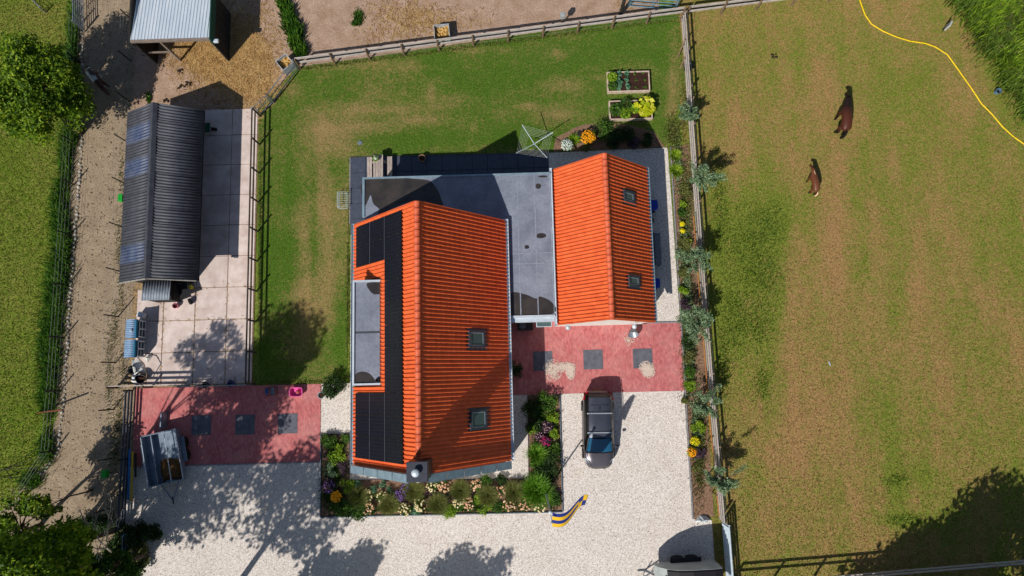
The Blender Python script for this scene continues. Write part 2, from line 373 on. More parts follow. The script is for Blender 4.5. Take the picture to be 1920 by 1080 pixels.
# concrete slab yard: every slab its own piece
M_CONC = mk('concrete_slab', srgb(218, 203, 196), srgb(186, 166, 156), scale=1.1, rough=.85, bump=.25, bscale=50, vary=.07, detail=7)
yard = sheet('concrete_yard', [(-24, .05), (-16.38, .05), (-16.38, 17.8), (-18.9, 17.8), (-18.9, 16.8), (-24, 6.2)], .014, mk('yard_joint', srgb(170, 140, 96), srgb(92, 80, 68), scale=5, rough=.95))
xs = [-23.7, -22.02, -20.05, -18.07, -16.42]; ys = [.15, 2.15, 4.13, 6.14, 8.11, 10.09, 12.06, 14.03, 16.0, 17.75]
for j in range(9):
    for i in range(4):
        if (j >= 4 and i < 2): continue
        a, b, c, d = xs[i]+.009, xs[i+1]-.009, ys[j]+.009, ys[j+1]-.009
        if j == 3 and i == 0: a = -23.2
        k = .018
        mb = MB(); dz = random.uniform(-.004, .004)
        mb.hexa([(a, c, .0), (b, c, .0), (b, d, .0), (a, d, .0)], [(a+k, c+k, .052+dz), (b-k, c+k, .052+dz), (b-k, d-k, .052+dz), (a+k, d-k, .052+dz)]).build('concrete_slab', M_CONC, yard)
# terrace of big dark tiles
M_TILE = mk('terrace_tile', srgb(70, 76, 92), srgb(56, 62, 78), scale=4, rough=.65, bump=.15, bscale=70, vary=.06, spec=.35)
ter = sheet('terrace', [(-10.42, 9.93), (-8.6, 9.93), (-8.6, 11.7), (2.2, 11.7), (2.2, 14.16), (-10.42, 14.26)], .018, mk('terrace_joint', srgb(44, 46, 52), rough=.9))
tp = MB().hexa([(.008, .008, 0), (.992, .008, 0), (.992, .992, 0), (.008, .992, 0)], [(.014, .014, .03), (.986, .014, .03), (.986, .986, .03), (.014, .986, .03)]).build('terrace_tile', M_TILE, ter, world=False)
first = True
for j in range(5):
    for i in range(13):
        x, y = -10.42+i*.97, 13.2-j*1.0+.04
        if j >= 3 and i > 1: continue
        if j == 2 and i > 1 and False: continue
        o = tp if first else tp.copy()
        if not first: C.objects.link(o)
        first = False; o.location = (x, y, .022+random.uniform(-.002, .002)); o.scale = (.97, 1, 1)
MB().bar((-10.45, 9.9, .03), (-10.45, 14.28, .03), .06, .08).build('kerb', M_KERB, ter)
MB().bar((-10.45, 14.27, .03), (2.2, 14.2, .03), .06, .08).build('kerb', mk('dark_kerb', srgb(74, 74, 80)), ter)
# planting beds
bed = sheet('flower_bed', wobble([(-12.1, -3.05), (-10.42, -3.05), (-10.42, -5.75), (.33, -5.95), (.42, -1.0), (2.35, -1.0), (2.28, -7.84), (-12.08, -7.82)], .0), .036, M_SOIL)
M_STEEL = mk('edging_steel', srgb(120, 130, 138), srgb(92, 100, 108), scale=5, rough=.5, metal=.4)
pts = [(-12.12, -3.0), (-12.1, -7.86), (2.3, -7.9), (2.38, -1.0)]
for a, b in zip(pts, pts[1:]): MB().bar((*a, .06), (*b, .06), .05, .16).build('bed_edging', M_STEEL, bed)
pts = [(-12.12, -3.02), (-10.4, -3.02), (-10.4, -5.74), (.36, -5.93), (.44, -1.0)]
for a, b in zip(pts, pts[1:]): MB().bar((*a, .05), (*b, .05), .03, .1).build('bed_edging', mk('edging_dark', srgb(96, 84, 98)), bed)
sheet('border_bed', wobble([(10.0, 14.3), (10.04, 3.1), (10.0, -8.5), (11.25, -8.4), (11.25, 3), (11.15, 14.5)], .06), .03, M_SOIL)
sheet('garden_bed', wobble([(2.5, 14.24), (2.7, 15.2), (4.5, 16.0), (7.0, 16.0), (9.0, 15.4), (9.6, 14.36)], .12), .03, M_SOIL)
# ================================================================ BUILDINGS
def tilemat(name, a, b):
    t = NT(name); t.P(); n = t.noise(2.5, 5, .7)
    oi = t.n('ShaderNodeObjectInfo'); rv = t.math('FRACT', t.math('ADD', t.pos.outputs['Random Per Island'], oi.outputs['Random']))
    f = t.math('ADD', t.math('MULTIPLY', rv, .22), t.math('MULTIPLY', n, .8)); col = t.ramp(f, [(.25, b), (.75, a)])
    col = t.mix(t.ramp(t.noise(30, 3, .7), [(.62, 0.0), (.8, .35)]), col, srgb(150, 70, 44))
    t.set(color=col, rough=.55, spec=.35); t.bump(t.noise(60, 2, .6), .15, .006); return t.m
M_RT = tilemat('orange_clay_tile', srgb(224, 104, 54), srgb(194, 80, 36))
M_RIDGE = tilemat('ridge_clay_tile', srgb(206, 98, 62), srgb(178, 74, 42))
M_DECK = mk('roof_deck', srgb(120, 50, 26), rough=.9)
M_WALL = mk('white_render', srgb(226, 222, 214), srgb(208, 204, 196), scale=2, rough=.9, bump=.15, bscale=80)
M_ZINC = mk('zinc', srgb(150, 172, 184), srgb(122, 146, 160), scale=2.5, rough=.42, metal=.35, spec=.5)
M_ALU = mk('pale_trim', srgb(206, 216, 224), srgb(182, 194, 204), scale=3, rough=.4, metal=.2, spec=.5)
M_BLACK = mk('black_steel', srgb(30, 31, 34), srgb(22, 23, 26), rough=.45, spec=.4)
M_DFRAME = mk('dark_frame', srgb(78, 84, 94), srgb(60, 66, 76), rough=.4, metal=.3)
def glassmat(name, col, rough=.06):
    t = NT(name); t.set(color=col, rough=rough, spec=.45); MATS[name] = t.m; return t.m
M_PANE = glassmat('window_pane', srgb(78, 98, 98))
def pvmat():
    t = NT('solar_cells'); b = t.n('ShaderNodeTexBrick'); b.offset = 0
    for k, v in (('Scale', 1), ('Mortar Size', .004), ('Brick Width', .19), ('Row Height', .19)): b.inputs[k].default_value = v
    b.inputs['Color1'].default_value = srgb(20, 22, 31); b.inputs['Color2'].default_value = srgb(25, 27, 36); b.inputs['Mortar'].default_value = srgb(44, 46, 56)
    tc = t.n('ShaderNodeTexCoord'); t.l(tc.outputs['Object'], b.inputs[0]); t.set(color=b.outputs[0], rough=.22, spec=.35); return t.m
M_PV = pvmat()
def bitumenmat():
    t = NT('bitumen_roofing'); n1 = t.noise(.8, 5, .65); n2 = t.noise(6, 5, .75)
    col = t.ramp(n1, [(.3, srgb(104, 110, 124)), (.7, srgb(138, 144, 158))])
    col = t.mix(t.ramp(n2, [(.3, .55), (.52, 0.0)]), col, srgb(84, 90, 104))
    col = t.mix(t.ramp(t.noise(3.5, 4, .7, stretch=(.35, 2.4, 1)), [(.64, 0.0), (.72, .4)]), col, srgb(166, 170, 180))
    t.set(color=col, rough=.6, spec=.4); t.bump(n2, .25, .01); return t.m
M_BIT = bitumenmat()
def puddlemat():
    t = NT('rain_puddle'); t.set(color=t.ramp(t.noise(1.2, 4, .6), [(.3, srgb(46, 44, 44)), (.7, srgb(70, 64, 60))]), rough=.12, spec=.5); return t.m
M_PUD = puddlemat()

def tile_mesh(w=.21, L=.38):
    prof = [(-.01, .004), (.15, .0), (.36, .002), (.5, .02), (.63, .062), (.76, .08), (.89, .064), (1.02, .012)]
    vs = []; fs = []; n = len(prof)
    for u, h in prof: vs.append((u*w, -.03, h+.006))
    for u, h in prof: vs.append((u*w, L-.03, h+.028))
    for u, h in prof: vs.append((u*w, L-.03, h+.028))
    for u, h in prof: vs.append((u*w, L-.034, h+.004))
    for r in (0, 2):
        for i in range(n-1): fs.append((r*n+i, r*n+i+1, (r+1)*n+i+1, (r+1)*n+i)[::-1] if r == 0 else (r*n+i, r*n+i+1, (r+1)*n+i+1, (r+1)*n+i)[::-1])
    # side flange closing the roll
    a, b = n-1, 2*n-1
    vs += [(prof[-1][0]*w, -.03, -.01), (prof[-1][0]*w, L-.03, .0)]; k = len(vs); fs.append((a, b, k-1, k-2))
    return vs, fs
TV, TF = tile_mesh()
TVn = np.array(TV); TILE_ME = bpy.data.meshes.new('roof_tile'); TILE_ME.from_pydata(TV, [], TF); TILE_ME.materials.append(M_RT)
for p_ in TILE_ME.polygons: p_.use_smooth = p_.index < 7
TILE_ME.update()
def slope_frame(xr, zr, xe, ze, y0, y1):
    d = Vector((xe-xr, 0, ze-zr)); L = d.length; d /= L; n = Vector((d.z*(-1 if d.x > 0 else 1), 0, abs(d.x)))
    if n.z < 0: n = -n
    if (n.x > 0) != (d.x > 0): n.x = -n.x
    a = d.cross(n); o = Vector((xr, y0 if a.y > 0 else y1, zr))
    M = Matrix(((a.x, d.x, n.x, o.x), (a.y, d.y, n.y, o.y), (a.z, d.z, n.z, o.z), (0, 0, 0, 1)))
    return M, L
def tiled_roof(bld, xr, zr, xl, xrr, ze, y0, y1, skips, n_single):
    """deck + both slopes of clay tiles + ridge tiles"""
    off = Vector(bld.location); T = .2
    deck = MB()
    deck.hexa([(xl, y0, ze-T), (xr, y0, zr-T), (xr, y1, zr-T), (xl, y1, ze-T)], [(xl, y0, ze), (xr, y0, zr), (xr, y1, zr), (xl, y1, ze)])
    deck.hexa([(xr, y0, zr-T), (xrr, y0, ze-T), (xrr, y1, ze-T), (xr, y1, zr-T)], [(xr, y0, zr-.002), (xrr, y0, ze), (xrr, y1, ze), (xr, y1, zr-.002)])
    roof = deck.build('roof', M_DECK, bld)
    single = 0; V = []; F = []; cnt = 0
    for side, xe in (('E', xrr), ('W', xl)):
        M, L = slope_frame(xr, zr, xe, ze, y0, y1); W = y1-y0; nc = int(round(W/.21)); g = W/nc; nr = int(round(L/.345)); gl = (L+.04)/nr
        Mn = np.array(M)
        for j in range(nr):
            for i in range(nc):
                yy = M @ Vector((i*g+g/2, j*gl, 0)); s0 = j*gl
                if any(sd == side and a-.12 < yy.y < b+.12 and c-.2 < s0+.17 < d+.2 for sd, a, b, c, d in skips): continue
                if side == 'E' and single < n_single:
                    o = link('roof_tile', TILE_ME, roof); o.matrix_local = Matrix.Translation(-off) @ M @ Matrix.Translation((i*g, j*gl, .012+random.uniform(-.003, .003))); single += 1
                else:
                    q = TVn+np.array([i*g, j*gl, .012+random.uniform(-.003, .003)]); q = q @ Mn[:3, :3].T+Mn[:3, 3]-np.array(off)
                    F += [tuple(k+cnt for k in f) for f in TF]; V.append(q); cnt += len(q)
    me = bpy.data.meshes.new('roof_tiles'); me.from_pydata(np.concatenate(V).tolist(), [], F); me.materials.append(M_RT)
    me.polygons.foreach_set('use_smooth', [(i % len(TF)) < 7 for i in range(len(me.polygons))]); me.update()
    tag(link('roof_tiles', me, roof), kind='stuff')
    nrg = int((y1-y0)/.37)
    mb = MB(); gl = (y1-y0)/nrg; vs = []; fs = []; K = 8
    for yy, r in ((0, .135), (gl-.06, .125), (gl-.055, .145), (gl+.01, .148), (gl+.01, .12)):
        for k in range(K+1):
            a = math.pi*(k/K*1.1-.05); vs.append((r*math.cos(a)*1.15, yy, r*math.sin(a)*.95+.02))
    for q in range(4):
        for k in range(K): fs.append((q*(K+1)+k, q*(K+1)+k+1, (q+1)*(K+1)+k+1, (q+1)*(K+1)+k))
    rt = mb.add(vs, fs).build('ridge_tile', M_RIDGE, roof, smooth=True, world=False)
    for k in range(nrg):
        o = rt if k == 0 else rt.copy()
        if k: C.objects.link(o)
        o.location = Vector((xr, y0+k*gl, zr+.0))-off
    # verge boards along the open gable edges
    for yv in (y0-.02, y1+.02):
        for xe in (xl, xrr):
            MB().bar((xr, yv, zr-.0), (xe, yv, ze-.0), .05, .16).build('verge', M_RT, roof)
    return roof
def roof_window(bld, roof, xr, zr, xe, ze, y0, y1, s0, s1, fw=.09):
    M, L = slope_frame(xr, zr, xe, ze, y0, y1); yl = lambda y: (M.inverted() @ Vector((0, y, 0))).x
    return M
def skylight(bld, M, a0, a1, s0, s1):
    """a along the ridge, s down the slope, in the slope's own frame"""
    def q(mb, x0, x1, y0, y1, z0, z1): return mb.box(x0, x1, y0, y1, z0, z1, 0, M)
    fl = MB(); q(fl, a0-.12, a1+.12, s0-.1, s1+.22, .05, .075); 
    n = 7
    for k in range(n): q(fl, a0-.12+(a1-a0+.24)*k/n, a0-.12+(a1-a0+.24)*(k+.55)/n, s1+.2, s1+.3, .06, .09)
    sk = fl.build('skylight', M_DFRAME, bld)
    f = MB(); b = .1
    q(f, a0, a1, s0, s0+b, .07, .17); q(f, a0, a1, s1-b, s1, .07, .17); q(f, a0, a0+b, s0+b, s1-b, .07, .168); q(f, a1-b, a1, s0+b, s1-b, .07, .168)
    f.build('frame', M_DFRAME, sk)
    g = MB(); q(g, a0+b, a1-b, s0+b, s1-b, .09, .13); g.build('pane', M_PANE, sk)
    i = MB(); c = b+.02
    for x0, x1, y0, y1 in ((a0+c, a1-c, s0+c, s0+c+.025), (a0+c, a1-c, s1-c-.025, s1-c), (a0+c, a0+c+.025, s0+c, s1-c), (a1-c-.025, a1-c, s0+c, s1-c)): q(i, x0, x1, y0, y1, .131, .137)
    i.build('glazing_bead', M_ALU, sk)
def gutter(bld, x, y0, y1, z, mat, r=.07, name='gutter'):
    mb = MB(); vs = []; fs = []; K = 6
    for y in (y0, y1):
        for k in range(K+1):
            a = math.pi+math.pi*k/K; vs.append((x+r*math.cos(a), y, z+r*math.sin(a)))
        for k in range(K+1):
            a = 2*math.pi-math.pi*k/K; vs.append((x+(r-.016)*math.cos(a), y, z+(r-.016)*math.sin(a)+.002))
    m = 2*(K+1)
    for k in range(m): fs.append((k, (k+1) % m, m+(k+1) % m, m+k))
    mb.add(vs, fs)
    for y in (y0, y1): mb.box(x-r, x+r, y-.008, y+.008, z-r, z+.005)
    return mb.build(name, mat, bld)

# ---- main house
HX0, HX1, HXR, HY0, HY1, HZE, HZR = -9.29, -.68, -5.0, -4.42, 9.05, 3.4, 8.3
house = thing('main_house', 'white house under a steep orange tiled roof covered with black solar panels', 'house', ((HX0+HX1)/2, (HY0+HY1)/2, 0))
wl = MB(); a, b, c, d = HX0+.32, HX1-.3, HY0+.02, HY1-.12; sl = (HZR-HZE)/(HXR-HX0)
wl.hexa([(a, c, 0), (b, c, 0), (b, d, 0), (a, d, 0)], [(a, c, HZE-.02), (b, c, HZE-.02), (b, d, HZE-.02), (a, d, HZE-.02)])
for y0, y1 in ((c, c+.3), (d-.3, d)):
    wl.hexa([(a, y0, HZE-.02), (b, y0, HZE-.02), (HXR, y0, HZR-.35)], [(a, y1, HZE-.02), (b, y1, HZE-.02), (HXR, y1, HZR-.35)])
wl.build('wall', M_WALL, house)
DY0, DY1, DX0, DZ = -.13, 5.5, -8.9, 5.5
hroof = tiled_roof(house, HXR, HZR, HX0, HX1, HZE, HY0, HY1, [('W', DY0, DY1, 3.7, 9)], 300)
ME_, LE = slope_frame(HXR, HZR, HX1, HZE, HY0, HY1); MW_, LW = slope_frame(HXR, HZR, HX0, HZE, HY0, HY1)
ay = lambda y: HY1-y                          # east slope frame runs southwards from the north gable
skylight(house, ME_, ay(2.62), ay(1.7), 3.42, 4.6); skylight(house, ME_, ay(-1.58), ay(-2.6), 3.42, 4.62)
# gable parapet with zinc capping in sheets, on the street side
def zinc_run(x0, z0, x1, z1, n):
    for k in range(n):
        p, q = Vector((x0, 0, z0)).lerp(Vector((x1, 0, z1)), k/n), Vector((x0, 0, z0)).lerp(Vector((x1, 0, z1)), (k+1)/n-.008)
        MB().hexa([(p.x, HY0-.44, p.z), (q.x, HY0-.44, q.z), (q.x, HY0-.03, q.z), (p.x, HY0-.03, p.z)], [(p.x, HY0-.44, p.z+.13), (q.x, HY0-.44, q.z+.13), (q.x, HY0-.03, q.z+.13), (p.x, HY0-.03, p.z+.13)]).build('zinc_capping', M_ZINC, house)
pz = .42
zinc_run(HX0-.1, HZE-.1+pz, -5.5, HZR-.52+pz, 4); zinc_run(HX1+.1, HZE-.1+pz, -4.56, HZR-.46+pz, 5)
pw = MB()
pw.hexa([(HX0+.1, HY0-.4, 0), (HX1-.1, HY0-.4, 0), (HX1-.1, HY0-.05, 0), (HX0+.1, HY0-.05, 0)], [(HX0+.1, HY0-.4, HZE), (HX1-.1, HY0-.4, HZE), (HX1-.1, HY0-.05, HZE+.3), (HX0+.1, HY0-.05, HZE+.3)])
pw.hexa([(HX0+.1, HY0-.4, HZE+.3), (HX1-.1, HY0-.4, HZE+.3), (HXR, HY0-.4, HZR+.12)], [(HX0+.1, HY0-.05, HZE), (HX1-.1, HY0-.05, HZE), (HXR, HY0-.05, HZR+.12)])
pw.build('gable_wall', M_WALL, house)
ch = MB().box(-5.32, -4.42, -4.56, -3.7, 6.5, 9.75).build('chimney', M_BLACK, house)
cc = MB(); cc.cbox((-4.86, -4.13, 9.75), .98, .93, .07, bev=.015); cc.build('chimney_cap', mk('chimney_slate', srgb(58, 62, 74), srgb(46, 50, 60), rough=.6), ch)
MB().lathe([(.1, 9.82), (.1, 10.0), (.18, 10.01), (.19, 10.04), (.15, 10.1), (.05, 10.125), (1e-4, 10.13)], (-4.9, -4.15, 0), 18).build('flue_cowl', M_ALU, ch, smooth=True)
MB().box(-4.44, -4.37, -4.6, -3.66, 9.5, 9.72).build('chimney_flashing', mk('brown_flashing', srgb(120, 108, 96)), ch)
# solar panels in rows on the west slope
pvm = MB(); sc = [1.21, 2.95, 4.54, 6.13]; ph = 1.172
def pv_mesh(w, l):
    m = MB().box(.0, w, .0, l, 0, .038); return m
protos = {}; M_GREYR = mk('rail_grey', srgb(132, 134, 142), rough=.5, metal=.3)
for k in range(11):
    y_top = 8.84-k*ph
    for c_ in range(3):
        if c_ > 0 and not (k < 2 or k >= 8): continue
        s0, s1 = sc[c_]+.012, sc[c_+1]-.012; l = s1-s0; w_ = ph-.02
        if c_ not in protos:
            o = MB().box(0, w_, 0, l, 0, .038).build('solar_panel', M_BLACK, house, world=False)
            g = MB().box(.012, w_-.012, .012, l-.012, .0385, .042).build('solar_glass', M_PV, o, world=False)
            e = MB()
            for y_ in (l*.22, l*.78): e.box(w_-.004, w_+.016, y_-.03, y_+.03, .02, .046)
            e.build('clamp', mk('clamp_alu', srgb(120, 122, 126), metal=.6, rough=.4), o, world=False); protos[c_] = o
        else: o = copy_tree(protos[c_], house)
        aW = y_top-ph-HY0
        o.matrix_local = Matrix.Translation(-Vector(house.location)) @ MW_ @ Matrix.Translation((aW, s0, .12))
for s_ in (2.95, 4.54):
    for y0_, y1_ in (((6.5, 8.84), (-4.05, -.54)) if s_ > 3 else ((6.5, 8.84), (-4.05, -.54))): MB().box(y0_-HY0, y1_-HY0, s_-.007, s_+.007, .14, .168, 0, MW_).build('panel_rail', M_GREYR, house)
# flat-roofed dormer in the west slope
dm = MB().box(DX0+.12, -7.3, DY0+.06, DY1-.06, 3.3, DZ-.06).build('dormer', mk('dormer_cladding', srgb(90, 96, 104), rough=.6), house)
MB().box(DX0+.03, -7.28, DY0+.03, DY1-.03, DZ-.06, DZ).build('dormer_roof', M_BIT, dm)
for x0, x1, y0, y1 in ((DX0, DX0+.1, DY0, DY1), (DX0+.1, -7.4, DY1-.1, DY1), (DX0+.1, -7.4, DY0, DY0+.1)): MB().box(x0, x1, y0, y1, DZ-.12, DZ+.09).build('dormer_trim', M_ALU, dm)
def puddle(par, pts, z):
    n = len(pts); sub = []
    for i in range(n):                       # Catmull-Rom smoothed outline
        p0, p1, p2, p3 = (Vector(pts[(i+k-1) % n][:2]) for k in range(4))
        for t_ in (0, .25, .5, .75): sub.append(.5*((2*p1)+(p2-p0)*t_+(2*p0-5*p1+4*p2-p3)*t_**2+(3*p1-p0-3*p2+p3)*t_**3))
    o = MB().hexa([(p.x, p.y, z+.001) for p in sub], [(p.x, p.y, z+.004) for p in sub]).build('puddle', M_PUD, par); return o
puddle(dm, [P(*q, DZ) for q in ((666, 718), (666, 703), (676, 697), (690, 699), (700, 708), (702, 718))], DZ)
puddle(dm, [P(*q, DZ) for q in ((688, 531), (717, 531), (717, 548), (704, 552), (694, 546))], DZ)
MB().box(DX0+.1, -7.4, 2.62, 2.72, DZ+.002, DZ+.014).build('roofing_seam', mk('seam', srgb(70, 74, 84)), dm)
MB().lathe([(.12, 0), (.12, .1), (.09, .12), (.09, .03)], (-7.55, .12, DZ), 10).build('roof_outlet', M_BLACK, dm)
gutter(house, HX0-.16, HY0-.05, HY1+.1, HZE-.06, M_ZINC, .09); gutter(house, HX1+.16, HY0-.05, HY1+.12, HZE-.06, M_ALU, .085)
gt = MB(); gt.bar((HX1+.16, HY1+.1, HZE-.05), (HX1-.32, HY1+.1, HZE-.05), .05, .06); gt.build('gutter_return', M_ALU, house)
MB().lathe([(.09, 0), (.09, .12), (.02, .16)], (-.5, .6, 2.2), 10).build('wall_lamp', M_ALU, house)

# ---- flat-roofed link building behind and between
ext = thing('flat_roof_extension', 'flat grey bitumen roofed extension joining the two orange tiled roofs', 'building', (-3.4, 10.4, 0))
EZ = 3.0
MB().hexa([(-8.8, 9.06, 0), (-.66, 9.06, 0), (-.66, 3.62, 0), (2.2, 3.62, 0), (2.2, 11.86, 0), (-8.8, 11.86, 0)], [(-8.8, 9.06, EZ-.1), (-.66, 9.06, EZ-.1), (-.66, 3.62, EZ-.1), (2.2, 3.62, EZ-.1), (2.2, 11.86, EZ-.1), (-8.8, 11.86, EZ-.1)]).build('wall', M_WALL, ext)
rf = MB().hexa([(-8.84, 9.02, EZ-.1), (-.7, 9.02, EZ-.1), (-.7, 3.58, EZ-.1), (2.1, 3.58, EZ-.1), (2.1, 11.9, EZ-.1), (-8.84, 11.9, EZ-.1)], [(-8.84, 9.02, EZ), (-.7, 9.02, EZ), (-.7, 3.58, EZ), (2.1, 3.58, EZ), (2.1, 11.9, EZ), (-8.84, 11.9, EZ)]).build('flat_roof', M_BIT, ext)
for x0, x1, y0, y1, m in ((-8.97, -8.84, 9.62, 12.0, M_ZINC), (-8.84, 2.1, 11.9, 12.0, M_ZINC), (-.5, 2.1, 3.44, 3.58, M_ALU)): MB().box(x0, x1, y0, y1, EZ-.16, EZ+.07).build('roof_trim', m, ext)
MB().box(-.55, 2.05, 3.2, 3.44, EZ-.35, EZ-.05).build('fascia', M_ALU, ext)
for x, y0, y1 in ((.15, 3.6, 11.9), (1.15, 3.6, 11.9)): MB().box(x-.03, x+.03, y0, y1, EZ+.001, EZ+.009).build('roofing_seam', mk('seam_light', srgb(150, 156, 170), srgb(112, 118, 132), scale=9), rf)
for x0, x1, y in ((-.7, 2.1, 7.2), (-.7, 2.1, 6.6)): MB().box(x0, x1, y-.03, y+.03, EZ+.001, EZ+.010).build('roofing_seam', mk('seam_light', srgb(150, 156, 170)), rf)
puddle(rf, [P(*q, EZ) for q in ((684, 337), (790, 336), (815, 348), (828, 375), (826, 386), (770, 378), (712, 402), (711, 392), (700, 382), (695, 366), (690, 376), (684, 384))], EZ)
puddle(rf, [P(*q, EZ) for q in ((957, 550), (985, 552), (1005, 560), (1014, 556), (1036, 568), (1036, 588), (957, 590))], EZ)
for q, rx, ry in (((1015, 442), .32, .16), ((988, 463), .15, .12), ((1009, 349), .17, .17), ((1018, 331), .3, .07)):
    c = P(*q, EZ); puddle(rf, [(c.x+rx*math.cos(t_)*random.uniform(.85, 1.1), c.y+ry*math.sin(t_)*random.uniform(.85, 1.1)) for t_ in [k*math.pi/4 for k in range(8)]], EZ)
# open top-hung window below the trim
ow = MB(); c = P(1020, 608, 1.9); 
for x0, x1, y0, y1 in ((-.46, .46, -.16, -.12), (-.46, .46, .12, .16), (-.46, -.41, -.12, .12), (.41, .46, -.12, .12)): ow.box(c.x+x0, c.x+x1, c.y+y0, c.y+y1, 1.88, 1.93)
wn = ow.build('window', M_ALU, ext); MB().box(c.x-.41, c.x+.41, c.y-.12, c.y+.12, 1.895, 1.915).build('pane', M_PANE, wn)
MB().bar((c.x-.4, c.y+.14, 1.9), (c.x-.4, 3.62, 2.3), .03, .03).build('window_stay', M_ALU, ext)

# ---- garage
GX0, GX1, GXR, GY0, GY1, GZE, GZR = 2.2, 7.8, 5.0, 3.05, 12.2, 2.6, 5.5
gar = thing('garage', 'white garage with a plain orange tiled gable roof beside the drive', 'garage', (5, 7.6, 0))
wl = MB(); a, b, c, d = GX0+.02, GX1-.3, GY0+.07, GY1-.15
wl.hexa([(a, c, 0), (b, c, 0), (b, d, 0), (a, d, 0)], [(a, c, GZE-.02), (b, c, GZE-.02), (b, d, GZE-.02), (a, d, GZE-.02)])
for y0, y1 in ((c, c+.25), (d-.25, d)): wl.hexa([(a, y0, GZE-.02), (b, y0, GZE-.02), (GXR, y0, GZR-.3)], [(a, y1, GZE-.02), (b, y1, GZE-.02), (GXR, y1, GZR-.3)])
wl.build('wall', M_WALL, gar)
groof = tiled_roof(gar, GXR, GZR, GX0, GX1, GZE, GY0, GY1, [], 300)
MG_, LG = slope_frame(GXR, GZR, GX1, GZE, GY0, GY1); ag = lambda y: GY1-y
skylight(gar, MG_, ag(10.4), ag(9.75), 1.5, 2.5); skylight(gar, MG_, ag(5.55), ag(4.92), 1.58, 2.58)
gutter(gar, GX1+.14, GY0-.02, GY1+.05, GZE-.05, M_ZINC, .085); gutter(gar, GX0-.07, GY0-.1, GY1+.05, GZE+.42, M_ALU, .075)
MB().box(GX0-.03, GX0+.1, GY0, GY1, GZE-.1, GZE+.1).build('eaves_board', M_ALU, gar)
for q in ((1065, 614), (1190, 612)):
    c = P(*q, 2.3); lp = thing('wall_lamp', 'round white lamp on the garage front '+('beside the hanging tub' if q[0] > 1100 else 'nearer the flat-roofed link'), 'lamp', (c.x, c.y, 2.1), group='garage front lamps')
    MB().lathe([(.03, .0), (.12, .03), (.15, .1), (.13, .17), (.05, .24), (1e-4, .25)], (0, 0, 0), 14).build('lamp_globe', M_ALU, lp, smooth=True, world=False)
    MB().bar((0, 0, .2), (0, GY0+.07-c.y, .26), .04, .04).build('bracket', M_ALU, lp, world=False)

# ---- long dark barn with fibre-cement sheets
BX0, BX1, BXR, BY0, BY1, BZE, BZR = -23.45, -18.95, -21.2, 6.25, 16.72, 2.3, 3.62
barn = thing('barn', 'long low barn with black corrugated roof and three clear roof sheets', 'barn', (-21.2, 11.5, 0))
M_BWOOD = mk('black_boards', srgb(46, 42, 40), srgb(30, 28, 27), scale=3, rough=.85, bump=.4, bscale=20, stretch=(8, 8, 1))
M_FC = mk('fibre_cement_black', srgb(72, 74, 82), srgb(54, 56, 64), scale=2.2, rough=.6, bump=.2, bscale=45, vary=.06, spec=.35)
def cleart():
    t = NT('clear_roof_sheet'); t.set(color=t.ramp(t.noise(1.5, 4, .6), [(.3, srgb(58, 72, 104)), (.7, srgb(98, 106, 128))]), rough=.5, spec=.35, alpha=.82); return t.m
M_CLR = cleart()
wl = MB(); a, b, c, d = BX0+.25, -20.15, BY0+.2, BY1-.2
wl.hexa([(a, c, 0), (b, c, 0), (b, d, 0), (a, d, 0)], [(a, c, BZE-.1), (b, c, BZE-.1), (b, d, BZE-.1), (a, d, BZE-.1)])
for y0, y1 in ((c, c+.1), (d-.1, d)): wl.hexa([(a, y0, BZE-.1), (BX1-.2, y0, BZE-.1), (BXR, y0, BZR-.2)], [(a, y1, BZE-.1), (BX1-.2, y1, BZE-.1), (BXR, y1, BZR-.2)])
wl.build('wall', M_BWOOD, barn)
MB().box(BX1-.22, BX1-.06, BY0+.1, BY1-.1, BZE-.16, BZE-.03).build('eaves_beam', M_BWOOD, barn)
def corrugated(name, M, w_, L, nwave, amp, mat, par, box=False, lift=0):
    vs = []; fs = []; n = nwave*(4 if box else 8)
    for k in range(n+1):
        u = k/n*w_
        if box: z = (0, 1, 1, 0)[k % 4]*amp; u = (k//4+(0, .12, .3, .42)[k % 4])/nwave*w_ if k < n else w_
        else: z = amp*math.cos(2*math.pi*k/8)
        vs += [(u, 0, z+lift), (u, L, z+lift), (u, 0, z+lift-.012), (u, L, z+lift-.012)]
    for k in range(n):
        a, b = 4*k, 4*k+4; fs += [(a, b, b+1, a+1), (a+2, a+3, b+3, b+2), (a+1, b+1, b+3, a+3), (a, a+2, b+2, b)]
    return MB().add(vs, [f[::-1] for f in fs], 0, M).build(name, mat, par, smooth=not box)
for side, xe in (('E', BX1), ('W', BX0)):
    M, L = slope_frame(BXR, BZR, xe, BZE, BY0, BY1); ns = 10; ws = (BY1-BY0)/ns
    for k in range(ns):
        yc = (M @ Vector((ws*(k+.5), 0, 0))).y
        clear = side == 'W' and any(abs(yc-v) < ws*.5 for v in (15.0, 12.55, 8.3))
        corrugated('roof_sheet', M @ Matrix.Translation((ws*k-.03, .05, .05+.012*(k % 2))), ws+.06, L+.05, 6, .026, M_CLR if clear else M_FC, barn)
    for s_ in (.5, 1.5, 2.4): MB().box(0, BY1-BY0, s_-.04, s_+.04, -.1, -.0, 0, M).build('purlin', mk('purlin_wood', srgb(170, 132, 92)), barn)
